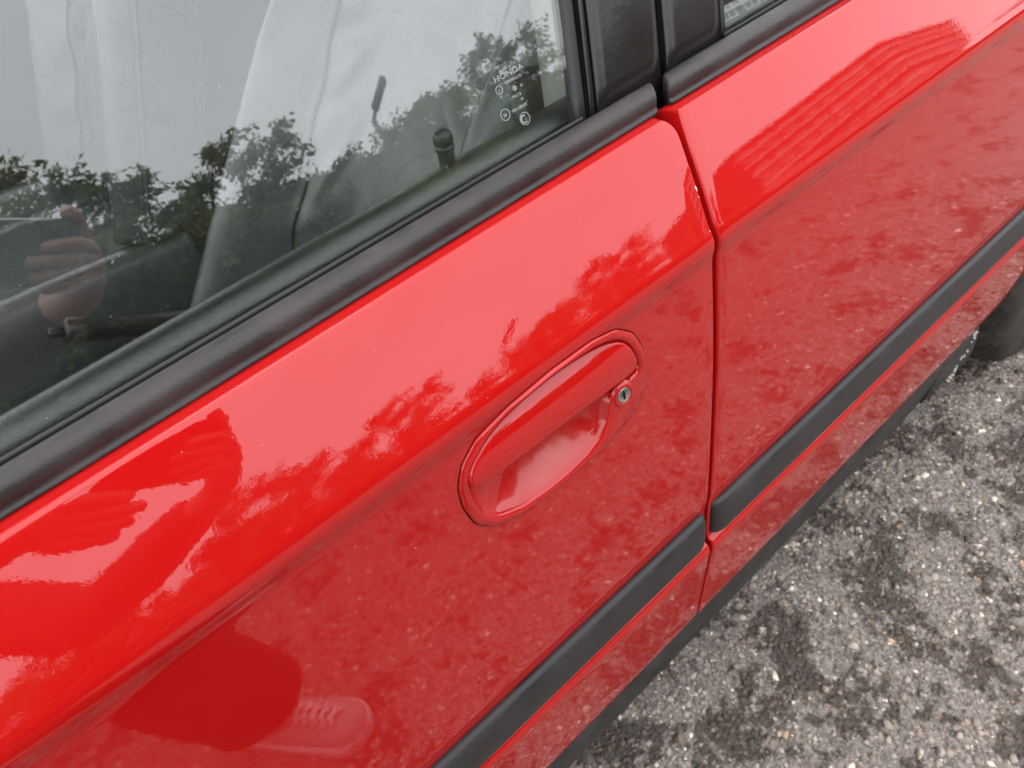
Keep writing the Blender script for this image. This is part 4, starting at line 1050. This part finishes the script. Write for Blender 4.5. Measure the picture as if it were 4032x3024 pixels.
for p0, p1, dp, nw in (((36.5, -34.0), (53.0, -33.4), 11, 8), ((53.3, -33.6), (86, -48), 11, 12)):
    a, d, nout, ln, ang = facade(p0, p1, dp, nw)
    for fl in range(5):
        for k in range(nw):
            M = Matrix.Translation(a + d * (ln * (k + .5) / nw) + nout * .01 + Vector((0, 0, 2.55 * fl + 1.75))) @ Matrix.Rotation(ang, 4, 'Z')
            o = bpy.data.objects.new('window', WM); link(o); o.parent = bl; o.matrix_parent_inverse = Matrix.Translation(Vector(bl.location)).inverted(); o.matrix_world = M
            o.matrix_basis = M
            q = bpy.data.objects.new('pane', PM); link(q); q.parent = o
# street lamp
lp = thing('street_lamp', 'tall grey street lamp with a flat tilted lantern, above the small pale tree', 'street lamp', (11.0, -23.4, 0))
GALV = simple('galvanised', (.30, .31, .32), .5, metal=.6)
V, F = tube([(11.0, -23.4, GZ), (11.0, -23.4, 4), (11.0, -23.4, 8.7)], [.14, .11, .085], 12); mk('post', V, F, GALV, lp)
V, F = tube([(11.0, -23.4, 8.65), (11.35, -23.2, 9.1)], [.07, .06], 10); mk('bracket', V, F, GALV, lp)
V, F = box((-.15, -.30, -.09), (1.0, .30, .10)); mm = Matrix.Translation((11.3, -23.23, 9.05)) @ Matrix.Rotation(rad(24), 4, 'Z') @ Matrix.Rotation(rad(-42), 4, 'Y')
V = [tuple(mm @ Vector(v)) for v in V]; bevel(mk('lantern', V, F, simple('lantern_grey', (.12, .12, .125), .5), lp), .04, 2)

# ------------------------------------------------------------------ the photographer
def skin_mesh(chains, sub=2):
    """chains: lists of (point, radius); points shared between chains are joined"""
    idx, V, E, Rr = {}, [], [], []
    for ch in chains:
        prev = None
        for p, r in ch:
            key = tuple(round(c, 4) for c in p)
            if key not in idx: idx[key] = len(V); V.append(key); Rr.append(r)
            if prev is not None: E.append((prev, idx[key]))
            prev = idx[key]
    me = bpy.data.meshes.new('tmp'); me.from_pydata(V, E, []); o = bpy.data.objects.new('tmp', me); link(o)
    o.modifiers.new('skin', 'SKIN'); sm = me.skin_vertices[0].data
    for i, r in enumerate(Rr): sm[i].radius = (r, r) if not hasattr(r, '__len__') else r
    sm[0].use_root = True
    s = o.modifiers.new('sub', 'SUBSURF'); s.levels = sub; s.render_levels = sub
    dg = bpy.context.evaluated_depsgraph_get(); dg.update()
    ev = bpy.data.meshes.new_from_object(o.evaluated_get(dg)); bpy.data.objects.remove(o)
    return ev
SKIN = simple('skin', (.36, .185, .13), .5, vary=.12, vscale=40)
JACKET = simple('brown_jacket', (.060, .034, .020), .75, bump=('noise', 240, .0015), vary=.2, vscale=15)
TROUS = simple('black_trousers', (.010, .010, .012), .85, bump=('noise', 500, .001))
SHOE = simple('pale_canvas', (.40, .37, .35), .7, bump=('noise', 500, .0006)); SOLE = simple('white_sole', (.66, .63, .60), .6); LACE = simple('white_lace', (.8, .78, .75), .8)
HAIR = simple('dark_hair', (.012, .009, .007), .5, bump=('noise', 150, .004))
PX = -.95
person = thing('person', 'person in a brown jacket, black trousers and pale sneakers holding up a phone', 'person', (PX, -.72, GZ))
def cw(X, Y, Z): return tuple(CAM + RIGHT * X + DOWN * Y + FWD * Z)
pel = (PX, -.76, .96); sp1 = (PX + .01, -.745, 1.12); chs = (PX + .02, -.71, 1.30); nb = (PX + .03, -.665, 1.44); nk = (PX + .035, -.635, 1.48); hd0 = (PX + .045, -.605, 1.53); hd1 = (PX + .05, -.585, 1.605)
shR = (PX + .20, -.68, 1.385); shL = (PX - .15, -.70, 1.385)
wrR = cw(.158, .085, -.065); wrL = cw(-.135, .10, -.03)
elR = (-.57, -.640, 1.13); elL = (PX - .12, -.50, 1.08)
def mid(a, b, t, dz=0): return (a[0] * (1 - t) + b[0] * t, a[1] * (1 - t) + b[1] * t, a[2] * (1 - t) + b[2] * t + dz)
hipR, hipL = (PX + .095, -.755, .92), (PX - .095, -.755, .92)
knR, knL = (-.61, -.61, .50), (PX + .0, -.69, .51)
anR, anL = (-.475, -.530, .10 + GZ), (PX + .09, -.70, .10 + GZ)
palmR = cw(.124, .040, -.034); palmL = cw(-.095, .072, -.012)
chains = [[(pel, .105), (sp1, .10), (chs, .11), (nb, .07), (nk, .060), (hd0, .058)],
          [(chs, .11), (shR, .042), (mid(shR, elR, .5), .046), (elR, .038), (mid(elR, wrR, .4), .038), (wrR, .026), (palmR, (.029, .019))],
          [(chs, .11), (shL, .042), (mid(shL, elL, .5), .046), (elL, .038), (mid(elL, wrL, .4), .038), (wrL, .026), (palmL, (.029, .019))],
          [(pel, .105), (hipR, .085), (mid(hipR, knR, .5), .072), (knR, .052), (mid(knR, anR, .35), .052), (anR, .034)],
          [(pel, .105), (hipL, .085), (mid(hipL, knL, .5), .072), (knL, .052), (mid(knL, anL, .35), .052), (anL, .034)]]
# right hand: fingers lie along the back of the phone, thumb over its top edge
fr = [(.010, .046, .066), (.026, .030, .075), (.041, .034, .070), (.054, .048, .058)]
for (Y, Xt, ln) in fr:
    b0 = cw(.113, Y * .8 + .010, -.012); chains.append([(palmR, (.029, .019)), (b0, .0098), (cw((.105 + Xt) / 2 + .012, Y, .006), .0086), (cw(Xt + .016, Y + .003, .0045), .0078), (cw(Xt, Y + .006, .0035), .0062)])
chains.append([(palmR, (.029, .019)), (cw(.112, .008, -.022), .0115), (cw(.100, -.012, -.016), .0102), (cw(.083, -.021, -.004), .0095), (cw(.072, -.0225, .003), .0072)])
fl_ = [(.062, -.004), (.078, .012), (.093, .004), (.106, -.012)]
for (Y, Xt) in fl_:
    chains.append([(palmL, (.029, .019)), (cw(-.082, Y * .9 + .008, -.004), .0105), (cw(-.05 + Xt * .3, Y, .009), .0092), (cw(Xt - .016, Y + .002, .006), .0085), (cw(Xt, Y + .003, .004), .0068)])
chains.append([(palmL, (.029, .019)), (cw(-.092, .035, -.024), .0115), (cw(-.075, .02, -.022), .0102), (cw(-.055, .018, -.021), .0088), (cw(-.045, .016, -.021), .0070)])
bm = bmesh.new(); ev = skin_mesh(chains, 2); bm.from_mesh(ev); bpy.data.meshes.remove(ev)
# head as a shaped ovoid with nose, brow, chin and ears
look = (Vector(cw(0, 0, -.02)) - Vector(hd1)).normalized(); hx = look; hy = Vector((0, 0, 1)).cross(hx).normalized(); hz = hx.cross(hy).normalized()
hc = Vector(hd1)
def head_pt(th_, ph):
    x, y, z = math.cos(ph) * math.cos(th_), math.cos(ph) * math.sin(th_), math.sin(ph)
    r = Vector((.098 * x, .075 * y, .118 * z))
    if x > 0:
        r.x += .020 * math.exp(-((y / .16) ** 2 + ((z + .14) / .20) ** 2)) + .006 * math.exp(-((y / .4) ** 2 + ((z - .22) / .10) ** 2)) + .010 * math.exp(-((y / .3) ** 2 + ((z + .78) / .18) ** 2)) + .005 * math.exp(-((y / .28) ** 2 + ((z + .48) / .07) ** 2))
        r.x -= .008 * (math.exp(-(((abs(y) - .38) / .16) ** 2 + ((z - .06) / .10) ** 2)))
    if z < 0: r.y *= 1 + .28 * z; r.x -= .012 * z * (x < 0)
    r.y += math.copysign(.016, y) * math.exp(-(((abs(y) - 1) / .12) ** 2 + ((z + .02) / .24) ** 2 + ((x + .05) / .2) ** 2)) if abs(y) > .8 else 0
    return tuple(hc + hx * r.x + hy * r.y + hz * r.z)
V, F = grid(head_pt, list(np.linspace(0, 6.28318, 49)), list(np.linspace(-1.5, 1.5, 36)))
vs_ = [bm.verts.new(v) for v in V]
for f in F: bm.faces.new([vs_[i] for i in f])
bmesh.ops.remove_doubles(bm, verts=vs_, dist=.0005)
body = mkbm('body', bm, SKIN, person)
V, F = grid(lambda a, b: (lambda p: tuple(hc + (Vector(p) - hc) * 1.07 + Vector((0, 0, .006)) - hx * .010))(head_pt(a, b)), list(np.linspace(.95, 5.33, 40)), list(np.linspace(-.35, 1.5, 24)))
o = mk('hair', V, F, HAIR, person)
for s in (-1, 1):
    V, F = lathe(hc + hx * .078 + hy * s * .030 + hz * .008, hx, [(.012, -.008), (.0115, -.002), (.008, .003), (.001, .005)], 16); mk('eye', V, F, simple('eye', (.05, .035, .03), .15), person)
# jacket and trousers follow the body
jk = skin_mesh([[((PX, -.76, .80), (.178, .15)), ((PX, -.758, .93), (.172, .145)), (sp1, (.160, .13)), (chs, (.168, .135)), (nb, (.095, .09)), ((PX + .033, -.645, 1.49), (.078, .074))],
                [(chs, (.168, .135)), (shR, .078), (mid(shR, elR, .5), .066), (elR, .058), (mid(elR, wrR, .4), .054), (mid(elR, wrR, .88), .043)],
                [(chs, (.168, .135)), (shL, .078), (mid(shL, elL, .5), .066), (elL, .058), (mid(elL, wrL, .4), .054), (mid(elL, wrL, .88), .043)]], 3)
for v in jk.vertices: v.co += Vector((0, 0, 1)) * 0 + v.normal * (.007 * noise.noise(v.co * 13) + .003 * noise.noise(v.co * 34))
jk.materials.append(JACKET); jk.polygons.foreach_set('use_smooth', [True] * len(jk.polygons)); o = bpy.data.objects.new('jacket', jk); link(o); adopt(o, person)
tr = skin_mesh([[((PX, -.755, 1.02), (.15, .12)), (pel, (.155, .13)), (hipR, .105), (mid(hipR, knR, .5), .100), (knR, .092), (mid(knR, anR, .5), .092), ((anR[0], anR[1], .16 + GZ), .090), ((anR[0], anR[1] - .005, .085 + GZ), .085)],
                [(pel, (.155, .13)), (hipL, .105), (mid(hipL, knL, .5), .100), (knL, .092), (mid(knL, anL, .5), .092), ((anL[0], anL[1], .16 + GZ), .090), ((anL[0], anL[1] - .005, .085 + GZ), .085)]], 3)
for v in tr.vertices: v.co += v.normal * (.008 * noise.noise(v.co * 9) + .004 * noise.noise(v.co * Vector((20, 20, 8)).length * .9))
tr.materials.append(TROUS); tr.polygons.foreach_set('use_smooth', [True] * len(tr.polygons)); o = bpy.data.objects.new('trousers', tr); link(o); adopt(o, person)
def shoe(an, ang):
    M = Matrix.Translation((an[0], an[1], GZ)) @ Matrix.Rotation(ang, 4, 'Z')      # local +y is the toe
    def sec(t, lift):                                          # plan outline at t along the sole
        y = -.070 + .262 * t; w_ = .032 + .014 * math.sin(min(1, t * 1.15) * math.pi * .72) ; w_ *= max(0.05, 1 - max(0, (t - .80) / .20) ** 2.4) ** .5 * max(.05, 1 - max(0, (.10 - t) / .10) ** 2.4) ** .5
        return y, w_
    ts = np.linspace(0, 1, 26); V, F = [], []; n = 16
    for t in ts:
        y, w_ = sec(t, 0); top = .105 - .055 * max(0, (t - .28) / .72) ** .8 if t > .28 else .105
        top = max(.035, top) * (1 if t < .93 else 1 - .4 * (t - .93) / .07)
        for k in range(n):
            a = math.pi * k / (n - 1); V.append(tuple(M @ Vector((w_ * math.cos(a) * (1 if math.sin(a) < .6 else 1), y, .024 + (top - .024) * math.sin(a) ** .75))))
    for j in range(25):
        for k in range(n - 1): a = j * n + k; F.append((a, a + 1, a + n + 1, a + n))
    F.append(tuple(range(n))); F.append(tuple(range(25 * n, 26 * n)))
    sh = fixn(mk('shoe', V, F, SHOE, person))
    V, F = [], []
    outl = [(sec(t, 0)[1] + .005, sec(t, 0)[0]) for t in ts] + [(-sec(t, 0)[1] - .005, sec(t, 0)[0]) for t in ts[::-1]]
    m = len(outl)
    for z, e in ((0.004, .98), (.008, 1.0), (.026, 1.0), (.031, .97)):
        for x, y in outl: V.append(tuple(M @ Vector((x * e, y + (.004 if y > .2 else 0), z))))
    for j in range(3):
        for k in range(m): F.append((j * m + k, j * m + (k + 1) % m, (j + 1) * m + (k + 1) % m, (j + 1) * m + k))
    F.append(tuple(range(m))); F.append(tuple(range(3 * m, 4 * m))); fixn(mk('sole', V, F, SOLE, sh))
    for k in range(6):
        y = .045 + k * .017; z = .112 - .0042 * k * 1.6
        for s in (-1, 1):
            V, F = tube([M @ Vector((-s * .022, y, z - .012)), M @ Vector((0, y + .008, z + .0005)), M @ Vector((s * .022, y + .017, z - .016))], .0035, 6); mk('lace', V, F, LACE, sh)
    V, F = tube([M @ Vector((.0, .05, .118)), M @ Vector((.03, .06, .115)), M @ Vector((.045, .045, .10)), M @ Vector((.02, .05, .115))], .003, 6); mk('lace', V, F, LACE, sh)
shoe(anR, -.55); shoe(anL, .10)
# the phone he holds
PHB = simple('phone_glass_black', (.008, .008, .009), .12, spec=.6); PHE = simple('phone_edge', (.45, .45, .46), .3, metal=.9)
def cbox(x0, x1, y0, y1, z0, z1):
    V, F = box((x0, y0, z0), (x1, y1, z1)); return [cw(*v) for v in V], F
phone = thing('phone', 'black smartphone with a grey metal edge held in both hands', 'phone', cw(.03, .03, -.01))
V, F = cbox(-.050, .102, -.0145, .0605, -.0135, -.0062); o = bevel(fixn(mk('body', V, F, PHE, phone)), .0025, 3)
V, F = cbox(-.0475, .0995, -.012, .058, -.0064, -.0056); fixn(mk('back_glass', V, F, PHB, phone, smooth=False))
V, F = cbox(-.0475, .0995, -.012, .058, -.0142, -.0133); fixn(mk('screen', V, F, PHB, phone, smooth=False))
